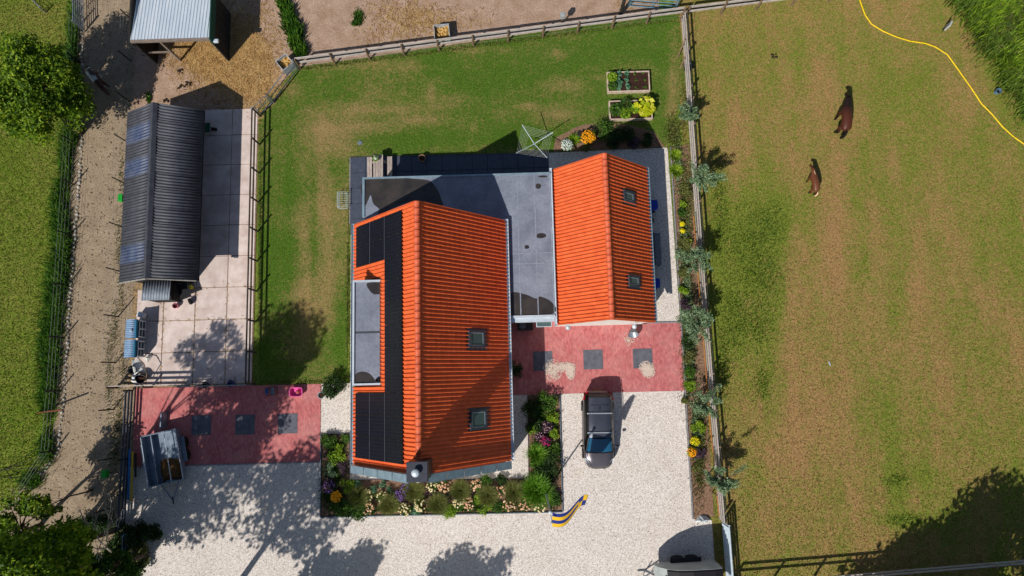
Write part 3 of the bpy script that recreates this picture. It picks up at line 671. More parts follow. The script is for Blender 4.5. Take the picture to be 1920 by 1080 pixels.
for k in range(10):
    y0 = BY0+(BY1-BY0)*k/10; y1 = BY0+(BY1-BY0)*(k+1)/10+.02; mb = MB(); t_ = .012*(k % 2)
    h = lambda x: BZR+.1-abs(x-BXR)*.575+t_
    pr_ = [(BXR-.2, h(BXR-.2)), (BXR-.06, h(BXR-.06)+.03), (BXR, h(BXR)+.035), (BXR+.06, h(BXR+.06)+.03), (BXR+.2, h(BXR+.2))]
    for (xa, za), (xb, zb) in zip(pr_, pr_[1:]): mb.hexa([(xa, y0, za-.015), (xb, y0, zb-.015), (xb, y1, zb-.015), (xa, y1, za-.015)], [(xa, y0, za), (xb, y0, zb), (xb, y1, zb), (xa, y1, za)])
    mb.build('ridge_cap', M_FC, barn)
gutter(barn, BX1+.1, BY0, BY1, BZE-.02, M_BLACK, .06)
for xe in (BX0, BX1): MB().bar((BXR, BY0-.03, BZR+.02), (xe, BY0-.03, BZE+.02), .04, .16).build('barge_board', mk('pale_barge', srgb(176, 172, 164), srgb(120, 116, 110), scale=5), barn)

# ---- field shelter with white metal roof
SX0, SX1, SY0, SY1 = -23.2, -18.35, 20.95, 24.3
sh = thing('field_shelter', 'open fronted field shelter with white ribbed metal roof', 'shelter', (-20.8, 22.6, 0))
M_WHT = mk('white_sheet_metal', srgb(232, 238, 243), srgb(206, 218, 228), scale=1.6, rough=.38, metal=.25, spec=.5, stretch=(2, .3, 1))
M_OLD = mk('weathered_board', srgb(146, 132, 120), srgb(96, 86, 78), scale=3, rough=.9, bump=.4, bscale=18, stretch=(1, 9, 9))
z0, z1 = 3.0, 2.5
fr = Matrix.Translation((SX0, SY1, z1)) @ Matrix(((1, 0, 0, 0), (0, -1, 0, 0), (0, 0, 1, 0), (0, 0, 0, 1)))
for k in range(6):
    w_ = (SX1-SX0)/6; sl_ = (z0-z1)/(SY1-SY0); vs = []; fs = []; n = 16
    for q in range(n+1):
        u = w_*((q//4)+(0, .1, .26, .36)[q % 4])/4 if q < n else w_; zz = (0, .035, .035, 0)[q % 4] if q < n else 0
        vs += [(SX0+w_*k+u, SY1, z1+zz), (SX0+w_*k+u, SY0+.12, z0+zz)]
    for q in range(n): fs.append((2*q, 2*q+1, 2*q+3, 2*q+2))
    MB().add(vs, fs).build('roof_sheet', M_WHT, sh)
MB().hexa([(SX0, SY0, z0-.16), (SX1, SY0, z0-.16), (SX1, SY0+.14, z0-.14), (SX0, SY0+.14, z0-.14)], [(SX0, SY0, z0+.02), (SX1, SY0, z0+.02), (SX1, SY0+.14, z0+.02), (SX0, SY0+.14, z0+.02)]).build('fascia_board', M_OLD, sh)
MB().box(SX1, SX1+.06, SY0, SY1, 2.4, 3.06).build('edge_trim', mk('green_trim', srgb(26, 78, 66)), sh)
MB().box(SX0-.12, SX0, SY0, SY1, 2.4, 3.03).build('edge_trim', M_BWOOD, sh)
for k in range(11): MB().box(SX1-.1, SX1-.04+.01*(k % 2), SY0+.06+(SY1-SY0)*k/11, SY0+.04+(SY1-SY0)*(k+1)/11, 0, 2.45+.5*(1-(k+1)/11)).build('wall_board', M_BWOOD, sh)
for k in range(11): MB().box(SX0+.04, SX0+.1-.01*(k % 2), SY0+.06+(SY1-SY0)*k/11, SY0+.04+(SY1-SY0)*(k+1)/11, 0, 2.45+.5*(1-(k+1)/11)).build('wall_board', M_BWOOD, sh)
for k in range(14): MB().box(SX0+.1+(SX1-SX0-.2)*k/14, SX0+.08+(SX1-SX0-.2)*(k+1)/14, SY1-.1, SY1-.05+.01*(k % 2), 0, 2.44).build('wall_board', M_BWOOD, sh)
for x in (-21.6, -18.5): MB().box(x-.06, x+.06, SY0+.16, SY0+.28, 0, 2.86).build('post', M_OLD, sh)
MB().bar((-21.6, SY0+.22, 1.2), (-23.1, SY0+.22, 1.2), .06, .14).build('rail', M_OLD, sh)
bl = thing('lamp_box', 'small grey floodlight box on the shelter corner', 'lamp', (SX1+.25, SY0+.1, 2.55))
MB().cbox((0, 0, 0), .3, .22, .16, bev=.02).build('lamp_body', M_ALU, bl, world=False); MB().bar((-.15, 0, .08), (-.3, 0, .08), .05, .05).build('bracket', M_BLACK, bl, world=False)
# ================================================================ FENCES AND GATES
M_WPOST = mk('fence_post_wood', srgb(140, 116, 92), srgb(92, 74, 58), scale=6, rough=.9, bump=.4, bscale=25)
M_RAIL = mk('grey_rail_wood', srgb(198, 188, 180), srgb(158, 148, 142), scale=2.5, rough=.85, bump=.35, bscale=18, vary=.08, stretch=(1, 4, 4))
M_DRAIL = mk('dark_rail_wood', srgb(84, 76, 64), srgb(54, 50, 44), scale=3, rough=.9, bump=.3)
M_GALV = mk('galvanised_tube', srgb(160, 168, 174), srgb(124, 132, 140), scale=5, rough=.4, metal=.55)
M_WIRE = mk('fence_wire', srgb(150, 152, 150), rough=.5, metal=.4)
M_DPOST = mk('dark_post', srgb(52, 48, 42), srgb(34, 32, 28), rough=.9)
def along(pts, step):
    """points every step metres along a line"""
    out = []; 
    for a, b in zip(pts, pts[1:]):
        a, b = Vector(a), Vector(b); n = max(1, round((b-a).length/step))
        out += [a.lerp(b, k/n) for k in range(n)]
    return out+[Vector(pts[-1])]
def rail_fence(label, pts, step, ph, rails, pm=None, rm=None, pr_=.07, side=1, cat='fence', rail_bays=2, name='rail_fence', wires=(), cap=False, lean=.0):
    q = along([(p[0], p[1], 0) for p in pts], step); f = thing(name, label, cat, q[0]); pm = pm or M_WPOST; rm = rm or M_RAIL
    for k, p in enumerate(q):
        l = Vector((random.uniform(-lean, lean), random.uniform(-lean, lean), 0)); h = ph*random.uniform(.96, 1.05)
        MB().tube([p+Vector((0, 0, -.15)), p+Vector((0, 0, h*.96))+l, p+Vector((0, 0, h))+l], [pr_, pr_*.95, pr_*.7], 8).build('post', pm, f)
    for z, w_, h_ in rails:
        k = 0
        while k < len(q)-1:
            e = min(k+rail_bays, len(q)-1); a, b = q[k], q[e]; d = (b-a).normalized(); o = Vector((-d.y, d.x, 0))*side*(pr_+w_/2)
            j = random.uniform(-.02, .02)
            if e-k > 1 and abs((q[k+1]-a).normalized().dot((b-q[k+1]).normalized())) < .998: e = k+1; b = q[e]; d = (b-a).normalized(); o = Vector((-d.y, d.x, 0))*side*(pr_+w_/2)
            MB().bar(a+o+Vector((0, 0, z+j))+d*.008, b+o+Vector((0, 0, z+random.uniform(-.02, .02)))-d*.008, w_, h_).build('rail', rm, f); k = e
    for z in wires: MB().tube([p+Vector((0, 0, z)) for p in q], .006, 4).build('wire', M_WIRE, f)
    return f
rail_fence('grey two-rail timber fence between the lawn and the sandy paddock', [(-13.7, 20.35), (11.12, 22.98)], 2.35, 1.4, [(1.22, .05, .2), (.72, .05, .17)], side=1, wires=(.4,))
rail_fence('grey two-rail timber fence along the far end of the pasture', [(11.4, 23.02), (18.4, 23.72), (33, 25.0)], 2.4, 1.4, [(1.22, .05, .2), (.72, .05, .17)], side=1)
rail_fence('weathered three-rail fence behind the border of silver-leaved trees', [(11.2, 22.8), (11.3, 8.0), (11.42, 0), (11.6, -8.5)], 2.3, 1.35, [(1.2, .05, .16), (.78, .05, .14), (.38, .05, .12)], side=-1, wires=(1.38,))
rail_fence('dark two-rail fence between the concrete yard and the lawn', [(-16.25, .15), (-16.27, 17.2)], 1.95, 1.32, [(1.18, .06, .12), (.68, .06, .12)], pm=M_DRAIL, rm=M_DRAIL, pr_=.06, side=1)
rail_fence('two-rail fence under tree shade along the street side of the pasture', [(12.0, -12.15), (34, -10.9)], 2.4, 1.35, [(1.22, .05, .18), (.74, .05, .16)], side=1)
rail_fence('low timber fence beside the rabbit hutches and brick yard', [(-24.7, .1), (-20.4, .06)], 2.1, 1.15, [(1.02, .05, .16), (.62, .05, .15), (.25, .05, .15)], side=1)
rail_fence('wire fence with thin dark posts beside the barn and sandy track', [(-24.85, 24), (-24.85, 13), (-24.85, -1.2), (-24.82, -10)], 2.85, 1.5, [], pm=M_DPOST, pr_=.04, wires=(.35, .75, 1.1, 1.4), name='wire_fence', lean=.03)
rail_fence('wire fence beside the row of pale stones at the meadow edge', [(-28.25, 24), (-28.1, 13), (-28.2, .0), (-28.3, -3.6), (-30.2, -6.6)], 2.9, 1.35, [], pm=M_DPOST, pr_=.045, wires=(.3, .65, .95, 1.25), name='wire_fence', lean=.04)
rail_fence('dark board fence along the gravel drive by the parked box trailer', [(-23.75, -.1), (-23.85, -8.2)], 2.0, 1.0, [(.85, .05, .16), (.5, .05, .16), (.2, .05, .16)], pm=M_DPOST, rm=mk('slate_board', srgb(66, 76, 88), srgb(42, 50, 60), scale=3, rough=.7), pr_=.06, side=1)

def tube_gate(label, a, b, h0, h1, nbar, mat=None, verts=1, r=.025, name='metal_gate', brace=False):
    a, b = Vector((a[0], a[1], 0)), Vector((b[0], b[1], 0)); d = (b-a).normalized(); L = (b-a).length; mat = mat or M_GALV
    g = thing(name, label, 'gate', a); Z = Vector((0, 0, 1))
    fr = MB().tube([a+Z*h0, a+Z*h1, b+Z*h1, b+Z*h0, a+Z*h0], r*1.3, 6); fr.build('gate_frame', mat, g)
    for k in range(1, nbar): z = h0+(h1-h0)*k/nbar; MB().tube([a+Z*z, b+Z*z], r, 6).build('bar', mat, g)
    for k in range(1, verts+1): p = a+d*L*k/(verts+1); MB().tube([p+Z*h0, p+Z*h1], r, 6).build('upright', mat, g)
    if brace: MB().tube([a+Z*h0, b+Z*h1], r, 6).build('brace', mat, g)
    for p in (a-d*.1, b+d*.1): MB().tube([p-Z*.1, p+Z*(h1+.12)], .05, 8).build('gate_post', mat, g)
    return g
tube_gate('long galvanised tube gate between the straw yard and the lawn', (-15.35, 18.15), (-13.85, 20.2), .25, 1.3, 2, verts=0)
tube_gate('short galvanised tube gate at the corner of the concrete yard', (-16.2, 17.3), (-15.5, 18.0), .2, 1.3, 2, verts=1)
tube_gate('galvanised five-bar gate closing the concrete yard towards the brick paving', (-20.2, .06), (-16.45, .06), .15, 1.15, 5, verts=2)
tube_gate('galvanised field gate across the sandy track beside the big tree', P(158, -20)[:2], P(160, 56)[:2], .2, 1.25, 5, verts=1)
tube_gate('thin dark wire gate lying open in the meadow corner', P(58, -4)[:2], P(85, 22)[:2], .1, .6, 2, mat=M_WIRE, r=.015)
tube_gate('faded blue metal gate beyond the timber fence', P(1180, 14)[:2], P(1262, 20)[:2], .2, 1.2, 3, mat=mk('blue_gate', srgb(120, 160, 176), srgb(90, 130, 150), rough=.5, metal=.3), verts=1)
tube_gate('tall white gate at the end of the drive beside the horse trailer', (11.72, -8.75), (11.78, -14), .15, 1.3, 5, mat=mk('white_gate', srgb(198, 210, 218), srgb(170, 184, 194), rough=.45), r=.05, verts=2)
tube_gate('blue grey steel gate at the end of the dark board fence', (-23.3, -8.5), (-23.3, -10.6), .1, 1.1, 3, mat=mk('slate_gate', srgb(84, 108, 132), srgb(60, 80, 100), rough=.5), verts=2, brace=True)
# trellis wires with raw poles behind the border
rs = thing('timber_support', 'thin brown timber rail tied to stakes in front of the weathered fence', 'plant support', (10.98, 9, 0))
for a, b in (((10.9, 9.6), (10.98, 4.6)), ((11.0, 4.2), (11.1, -1.8)), ((11.1, -2.4), (11.3, -8.2))):
    MB().tube([(*a, .95), (*b, .95)], .035, 6).build('pole', mk('raw_pole', srgb(186, 122, 72), srgb(150, 92, 52), scale=5), rs)
for x, y in ((10.93, 8.4), (10.96, 5.2), (11.03, 2.0), (11.08, -1.2), (11.15, -4), (11.25, -7)): MB().tube([(x, y, 0), (x, y, 1.05)], .04, 6).build('stake', M_WPOST, rs)
for n_, (x, y) in enumerate(((10.9, 19.6), (10.75, 20.3), (11.0, 16.3))):
    st = MB().bar((x, y, .02), (x+.35, y+.9, 1.2), .07, .05).build('leaning_stake', M_WPOST)
    tag(st, ('weathered stake leaning against the fence near the round tub', 'short stake leaning by the fence above the dry lawn patch', 'stake leaning by the fence beside a small silver-leaved tree')[n_], 'stake')
# row of pale edging stones
sv = MB(); 
q = along([P(*p) for p in ((154, 60), (154, 150), (152, 300), (146, 380), (134, 540), (120, 740), (110, 840), (96, 868), (56, 915))], .26)
for p in q:
    r = random.uniform(.06, .12); n0 = len(sv.v); sv.ball((p.x+random.uniform(-.07, .07), p.y, r*.45), r, 6, sq=.7)
    for k in range(n0, len(sv.v)): v = sv.v[k]; sv.v[k] = (v[0]+random.uniform(-.02, .02), v[1]+random.uniform(-.02, .02), v[2])
tag(sv.build('edging_stones', mk('pale_stone', srgb(196, 192, 184), srgb(140, 134, 124), scale=7, rough=.85, vary=.25)), kind='stuff')
# ================================================================ THINGS IN THE YARD
def col(name, r, g, b, **k): return mk(name, srgb(r, g, b), **k)
# ---- parked car, nose towards the street
car = thing('parked_car', 'dark grey estate car with silver roof bars parked on the gravel', 'car', (4.56, -3.1, .02), R(180-1.2))
def paint(name, c, rough=.28):
    t = NT(name); t.set(color=t.mix(t.ramp(t.noise(3, 3, .6), [(.35, 0.0), (.7, .25)]), c, tuple(v*1.5 for v in c[:3])+(1,)), rough=rough, metal=.55, spec=.5, coat=.6); return t.m
M_PAINT = paint('car_paint', srgb(92, 87, 92)); M_ROOFP = paint('car_roof', srgb(76, 79, 90), .35); M_CARSIDE = paint('car_side_paint', srgb(60, 52, 46))
M_TYRE = col('tyre_rubber', 24, 24, 25, rough=.85); M_RIM = col('rim_alloy', 150, 152, 156, rough=.35, metal=.7)
M_CGLASS = glassmat('car_glass', srgb(26, 78, 108), .08); M_DGLASS = glassmat('tinted_glass', srgb(9, 10, 12), .25)
def loft(secs, mi=0):
    """secs: list of loops (same count) -> open loft"""
    m = MB(); n = len(secs[0]); vs = [p for s in secs for p in s]; fs = []
    for i in range(len(secs)-1):
        for k in range(n-1): fs.append((i*n+k, (i+1)*n+k, (i+1)*n+k+1, i*n+k+1))
    return m.add(vs, fs, mi)
# local car frame: +y forward, length 4.55
st = [(-2.25, .62, .52, .92), (-2.18, .74, .4, 1.0), (-1.9, .86, .3, 1.04), (-1.2, .91, .24, 1.0), (0, .92, .24, .98), (1.0, .91, .24, .97), (1.6, .88, .28, .93), (2.0, .78, .34, .82), (2.2, .6, .4, .68), (2.28, .36, .46, .56)]
secs = []
for y, w_, zb, zt in st:
    half = [(w_*.93, zb), (w_, zb+.16), (w_*1.0, (zb+zt)/2+.03), (w_*.97, zt-.08), (w_*.88, zt), (w_*.45, zt+.02), (0, zt+.03)]
    secs.append([(x, y, z) for x, z in half]+[(-x, y, z) for x, z in half[::-1][1:]])
bd = loft(secs); n = len(secs[0])
bd.f.append(tuple(range(n))); bd.m.append(0); bd.f.append(tuple(range((len(secs)-1)*n, len(secs)*n))[::-1]); bd.m.append(0)
bd.build('body', M_PAINT, car, smooth=True, world=False)
# greenhouse: pillars, glass and roof
gh = []
for y, w_, z in ((-2.17, .6, 1.04), (-2.06, .62, 1.3), (-1.88, .62, 1.46), (-.6, .66, 1.52), (.1, .66, 1.5), (.42, .65, 1.44)):
    gh.append([(w_, y, z), (w_*.96, y, z+.025), (w_*.5, y, z+.05), (0, y, z+.055), (-w_*.5, y, z+.05), (-w_*.96, y, z+.025), (-w_, y, z)])
loft(gh[2:]).build('roof', M_ROOFP, car, smooth=True, world=False)
loft([[(x, y, z) for x, y, z in s] for s in gh[:3]]).build('rear_window', M_DGLASS, car, smooth=True, world=False)
ws = []
for y, w_, z in ((.42, .65, 1.44), (.8, .7, 1.24), (1.22, .76, .99)): ws.append([(w_, y, z), (w_*.96, y+.01, z+.025), (w_*.5, y+.06, z+.05), (0, y+.08, z+.055), (-w_*.5, y+.06, z+.05), (-w_*.96, y+.01, z+.025), (-w_, y, z)])
loft(ws).build('windscreen', M_CGLASS, car, smooth=True, world=False)
for s_ in (1, -1):
    t_ = [(-2.17, .6, 1.04), (-2.06, .62, 1.3), (-1.88, .62, 1.46), (-.6, .66, 1.52), (.1, .66, 1.5), (.42, .65, 1.44), (.8, .7, 1.24), (1.22, .76, .99)]
    sd_ = []
    for y, w_, z in t_: sd_.append([(s_*w_, y, z), (s_*(w_*.4+.87*.6), y, (z*.5+.98*.5)), (s_*.86, y, .97)][::s_])
    loft(sd_).build('side_window', M_DGLASS, car, smooth=True, world=False)
    MB().tube([(s_*.65, -1.75, 1.5), (s_*.69, -.6, 1.56), (s_*.68, .25, 1.52)], .022, 6).build('roof_rail', M_BLACK, car, world=False)
    MB().tube([(s_*.66, .42, 1.46), (s_*.71, .8, 1.27), (s_*.77, 1.2, 1.02)], .03, 6).build('pillar', M_BLACK, car, world=False)
    MB().hexa([(s_*.4, 2.17, .66), (s_*.72, 1.98, .7), (s_*.84, 1.62, .84), (s_*.7, 1.72, .9)], [(s_*.4, 2.19, .7), (s_*.74, 2.02, .75), (s_*.86, 1.62, .9), (s_*.7, 1.74, .95)]).build('headlight', glassmat('lamp_glass', srgb(190, 200, 205), .1), car, world=False)
    MB().hexa([(s_*.58, -2.26, .86), (s_*.8, -2.14, .86), (s_*.93, -1.74, .9), (s_*.74, -1.84, .96)], [(s_*.58, -2.25, 1.06), (s_*.79, -2.12, 1.09), (s_*.91, -1.72, 1.08), (s_*.72, -1.86, 1.2)]).build('tail_light', glassmat('tail_red', srgb(176, 16, 22), .15), car, world=False)
    mm = MB(); mm.cbox((s_*1.02, .92, .98), .2, .12, .14, bev=.03); mm.build('mirror', M_BLACK, car, world=False)
    for y in (-1.35, 1.38):
        W = Matrix.Translation((s_*.84, y, .33)) @ Matrix.Rotation(R(90), 4, 'Y')
        o = MB().lathe([(.2, -.11), (.3, -.11), (.335, -.07), (.335, .07), (.3, .11), (.2, .11)], (0, 0, 0), 20, M=W).build('wheel', M_TYRE, car, smooth=True, world=False)
        MB().lathe([(.2, -.1), (.19, .1), (.05, .115), (1e-4, .12)], (0, 0, 0), 14, M=W).build('rim', M_RIM, o, world=False)
    MB().bar((s_*.9, -1.0, .28), (s_*.9, 1.0, .28), .05, .1).build('sill', M_CARSIDE, car, world=False)
    MB().tube([(s_*.66, 1.24, 1.02), (s_*.42, 1.34, 1.03), (s_*.05, 1.36, 1.03)], .012, 4).build('wiper', M_BLACK, car, world=False)
for y in (-.98, .12): MB().cbox((0, y, 1.6), 1.46, .07, .03, bev=.01).build('roof_bar', col('bar_alu', 200, 208, 214, metal=.6, rough=.3), car, world=False)
for y in (-1.45,): MB().box(-.52, .52, y-.008, y+.008, 1.5, 1.553).build('roof_seam', M_BLACK, car, world=False)
MB().hexa([(-.03, -1.3, 1.54), (.03, -1.3, 1.54), (.02, -1.08, 1.56), (-.02, -1.08, 1.56)], [(-.015, -1.3, 1.65), (.015, -1.3, 1.65), (.01, -1.12, 1.58), (-.01, -1.12, 1.58)]).build('antenna_fin', M_BLACK, car, world=False)
MB().bar((-.82, 1.3, .985), (.82, 1.3, .985), .1, .04).build('scuttle', M_BLACK, car, world=False)
for s_ in (1, -1): MB().tube([(s_*.72, 1.36, .985), (s_*.62, 1.8, .93), (s_*.42, 2.16, .76)], .012, 4).build('bonnet_seam', M_BLACK, car, world=False)
MB().cbox((0, -2.27, .6), .5, .03, .12).build('number_plate', col('plate_yellow', 214, 170, 40), car, world=False)

# ---- box trailer with muck in it
a, b, c, d = P(262, 822, .95), P(330, 803, .95), P(345, 897, .95), P(277, 914, .95)
ang = math.atan2((b-c).y, (b-c).x)-R(90); ctr = (a+b+c+d)/4
tr = thing('box_trailer', 'open galvanised box trailer with muck inside on the brick yard', 'trailer', (ctr.x, ctr.y, 0), ang)
M_TG = mk('trailer_galv', srgb(142, 154, 168), srgb(104, 116, 132), scale=2, rough=.45, metal=.45); w_, l = 1.06, 1.5
MB().box(-w_, w_, -l, l, .5, .56).build('floor', M_TG, tr, world=False)
for x0, x1, y0, y1, nm in ((-w_, -w_+.05, -l, l, 'side_board'), (w_-.05, w_, -l, l, 'side_board'), (-w_+.05, w_-.05, -l, -l+.05, 'front_board'), (-w_+.05, w_-.05, l-.05, l, 'tail_board')): MB().box(x0, x1, y0, y1, .56, .95).build(nm, M_TG, tr, world=False)
for x in (-w_+.02, w_-.02, .35): MB().tube([(x, -l, .97), (x, l, .97)], .025, 6).build('top_rail', M_ALU, tr, world=False)
for y in (-l, l): MB().tube([(-w_, y, .97), (w_, y, .97)], .03, 6).build('top_rail', M_TG, tr, world=False)
MB().box(-w_+.55, -w_+.6, -l+.05, l-.05, .56, .9).build('divider', M_TG, tr, world=False)
for s_ in (1, -1):
    MB().tube([(s_*.55, -l, .45), (s_*.05, -l-1.0, .45)], .04, 6).build('drawbar', M_TG, tr, world=False)
    for y in (-.1, .62):
        W = Matrix.Translation((s_*(w_+.12), y, .32)) @ Matrix.Rotation(R(90), 4, 'Y'); o = MB().lathe([(.17, -.09), (.28, -.09), (.32, -.05), (.32, .05), (.28, .09), (.17, .09)], (0, 0, 0), 18, M=W).build('wheel', M_TYRE, tr, smooth=True, world=False)
        MB().lathe([(.17, -.07), (.15, .07), (1e-4, .09)], (0, 0, 0), 12, M=W).build('rim', M_RIM, o, world=False)
    MB().box(s_*(w_+.02) if s_ > 0 else -w_-.26, w_+.26 if s_ > 0 else -w_-.02, -.5, 1.0, .62, .65).build('mudguard', M_TG, tr, world=False)
MB().tube([(0, -l-.9, .45), (0, -l-1.3, .45)], [.05, .04], 8).build('coupling', M_BLACK, tr, world=False)
MB().tube([(0.1, -l-.85, .05), (.1, -l-.85, .8)], .03, 6).build('jockey_wheel', M_TG, tr, world=False)
mk_ = MB(); vs = []; fs = []; G = 14
for i in range(G+1):
    for j in range(G+1):
        u, v = i/G, j/G; e = min(u, 1-u, v, 1-v)*4; h = .1+.28*min(1, e)*(.5+float(fbm(u*3, v*3, .5)))*(1.15-v)
        vs.append((-.35+1.3*u+.04*math.sin(9*v), -l+.07+1.25*v+.1*math.sin(5*u), .5+h))
for i in range(G):
    for j in range(G): fs.append((i*(G+1)+j, (i+1)*(G+1)+j, (i+1)*(G+1)+j+1, i*(G+1)+j+1))
tag(mk_.add(vs, fs).build('muck_heap', mk('muck', srgb(134, 96, 50), srgb(58, 38, 20), scale=14, rough=.95, bump=1, bscale=25, bd=.05)), 'heap of brown strawy muck at the front of the box trailer', 'muck', kind='stuff')
mh = bpy.data.objects['muck_heap']; mh.location = tr.location; mh.rotation_euler = tr.rotation_euler

# ---- horse trailer by the white gate
ht = thing('horse_trailer', 'pale horse trailer with dark roof and twin wheels beside the white gate', 'horse trailer', (9.3, -11.6, 0), R(2))
M_HT = mk('trailer_grp', srgb(176, 182, 180), srgb(150, 156, 154), scale=2, rough=.45); M_HTR = mk('trailer_roof', srgb(34, 30, 32), srgb(24, 22, 24), rough=.4)
pf = [(-1.72, .5), (-1.9, .9), (-1.72, 1.45), (-1.35, 1.95), (-.75, 2.32), (0, 2.44), (1.2, 2.46), (1.62, 2.4), (1.68, 2.2), (1.68, .5)]
m = MB(); w_ = .86; n = len(pf)
m.add([(x, -w_, z) for x, z in pf]+[(x, w_, z) for x, z in pf], [tuple(range(n)), tuple(range(2*n-1, n-1, -1))]+[(i, n+i, n+(i+1) % n, (i+1) % n) for i in range(n)]); m.build('body', M_HT, ht, world=False)
m = MB(); tp_ = pf[3:8]
m.add([(x, y, z+.012) for y in (-w_+.02, w_-.02) for x, z in tp_]+[(x, y, z+.05) for y in (-w_+.1, w_-.1) for x, z in tp_], [(i, i+1, 5+i+1, 5+i)[::-1] for i in range(4)]+[(10+i, 11+i, 16+i, 15+i)[::-1] for i in range(4)]+[(5+i, 6+i, 16+i, 15+i) for i in range(4)]+[(i, 10+i, 11+i, i+1) for i in range(4)]); m.build('roof', M_HTR, ht, world=False)
MB().hexa([(-1.42, -.5, 1.85), (-1.42, .5, 1.85), (-1.0, .5, 2.17), (-1.0, -.5, 2.17)], [(-1.47, -.5, 1.9), (-1.47, .5, 1.9), (-1.05, .5, 2.23), (-1.05, -.5, 2.23)]).build('front_window', M_DGLASS, ht, world=False)
for s_ in (1, -1):
    for x in (-.42, .42):
        W = Matrix.Translation((x, s_*(w_+.13), .36)) @ Matrix.Rotation(R(90), 4, 'X'); o = MB().lathe([(.2, -.1), (.32, -.1), (.36, -.06), (.36, .06), (.32, .1), (.2, .1)], (0, 0, 0), 20, M=W).build('wheel', M_TYRE, ht, smooth=True, world=False)
        MB().lathe([(.2, -.06), (.18, .06), (.05, .08), (1e-4, .085)] if s_ < 0 else [(1e-4, -.085), (.05, -.08), (.18, -.06), (.2, .06)], (0, 0, 0), 14, M=W).build('rim', M_RIM, o, world=False)
    MB().box(-.9, .9, s_*w_ if s_ > 0 else -w_-.26, w_+.26 if s_ > 0 else -w_, .76, .8).build('mudguard', M_BLACK, ht, world=False)
    MB().tube([(-1.7, s_*.5, .5), (-2.6, 0, .5)], .045, 6).build('drawbar', M_GALV, ht, world=False)
MB().tube([(-2.55, 0, .5), (-3.0, 0, .52)], [.06, .05], 8).build('coupling', M_BLACK, ht, world=False)
MB().tube([(-2.4, .14, .1), (-2.4, .14, .95)], .035, 6).build('jockey_wheel', M_GALV, ht, world=False); MB().tube([(-2.2, -.1, .5), (-2.3, -.16, .95)], .02, 5).build('hand_brake', M_BLACK, ht, world=False)

# ---- flag on its pole
fp = thing('flagpole', 'grey flagpole rising from the corner of the front bed', 'flagpole', P(1023, 922))
tp_ = P(1033, 957, 6.3)
MB().tube([fp.location+Vector((0, 0, -.1)), Vector((fp.location.x, fp.location.y, 6.25))], [.055, .035], 10).build('pole', col('pole_grey', 176, 182, 186, rough=.4, metal=.3), fp)
MB().ball((fp.location.x, fp.location.y, 6.32), .09, 12).build('pole_cap', col('cap_white', 214, 222, 228, rough=.3), fp, smooth=True)
MB().tube([(fp.location.x, fp.location.y, 6.2), (fp.location.x+.08, fp.location.y-.5, 6.2)], .02, 6).build('swivel_arm', M_GALV, fp)
MB().ball((fp.location.x+.08, fp.location.y-.52, 6.2), .07, 10).build('arm_weight', M_GALV, fp, smooth=True)
fm = [col('flag_blue', 30, 48, 128, rough=.75), col('flag_yellow', 232, 182, 26, rough=.75)]
f_ = MB(); NU, NV = 26, 12; x0, y0 = fp.location.x+.12, fp.location.y-.1
for i in range(NU+1):
    for j in range(NV+1):
        u, v = i/NU, j/NV; wv = math.sin(u*8.5+.5)*.17*(.25+u)
        f_.v.append((x0+1.75*u+.1*v*u, y0-.42+.85*(v-.5)*(1-.2*u)+.68*u-.24*math.sin(u*5.2)+wv*.45, 5.55+.8*(v-.5)+wv*.8+.1*math.sin(v*3+u*5)*u-.1*u))
for i in range(NU):
    for j in range(NV): f_.f.append((i*(NV+1)+j, (i+1)*(NV+1)+j, (i+1)*(NV+1)+j+1, i*(NV+1)+j+1)); f_.m.append(((j*4)//NV+1) % 2 if i < 20 else (((j*2)//NV)+(i < 23)) % 2)
fl = f_.build('flag', fm, smooth=True); tag(fl, 'blue and yellow striped flag flying from the pole', 'flag')
md = fl.modifiers.new('thickness', 'SOLIDIFY'); md.thickness = .008

# ---- rotary clothes dryer
rc = P(1002, 266, 1.9); ra = thing('rotary_dryer', 'metal rotary clothes dryer with four arms at the lawn edge', 'clothes dryer', (rc.x, rc.y, 0))
MB().tube([(0, 0, 0), (0, 0, 1.75)], .028, 8).build('post', M_GALV, ra, world=False)
tips = [P(*p, 2.05)-Vector((rc.x, rc.y, 0)) for p in ((979, 234), (1037, 248), (1026, 296), (968, 287))]
for t_ in tips: MB().tube([(0, 0, 1.55), t_], .024, 6).build('arm', M_ALU, ra, world=False)
M_LINE = col('line_cord', 208, 214, 204, rough=.7)
for k in range(4):
    for q in range(6):
        f0 = .5+.095*q; A, B = Vector((0, 0, 1.55)).lerp(tips[k], f0), Vector((0, 0, 1.55)).lerp(tips[(k+1) % 4], f0)
        MB().tube([A, (A+B)/2-Vector((0, 0, .04)), B], .004, 4).build('line', M_LINE, ra, world=False)

# ---- raised vegetable boxes
M_PALE = mk('pale_timber', srgb(206, 186, 166), srgb(170, 150, 132), scale=4, rough=.85, bump=.2)
def raised(label, x0, x1, y0, y1, h):
    r = thing('raised_bed', label, 'raised bed', ((x0+x1)/2, (y0+y1)/2, 0)); t_ = .07
    for a_, b_, c_, d_ in ((x0, x1, y0, y0+t_), (x0, x1, y1-t_, y1), (x0, x0+t_, y0+t_, y1-t_), (x1-t_, x1, y0+t_, y1-t_)):
        MB().box(a_, b_, c_, d_, 0, h).build('plank', M_PALE, r)
    MB().box(x0+t_, x1-t_, y0+t_, y1-t_, 0, h-.07).build('soil', M_DSOIL, r); return r
raised('timber raised bed half empty with dark soil and young cabbages', 6.1, 8.82, 18.0, 19.36, .34)
raised('timber raised bed crowded with greens and yellow courgette leaves', 6.15, 8.88, 16.15, 17.42, .34)

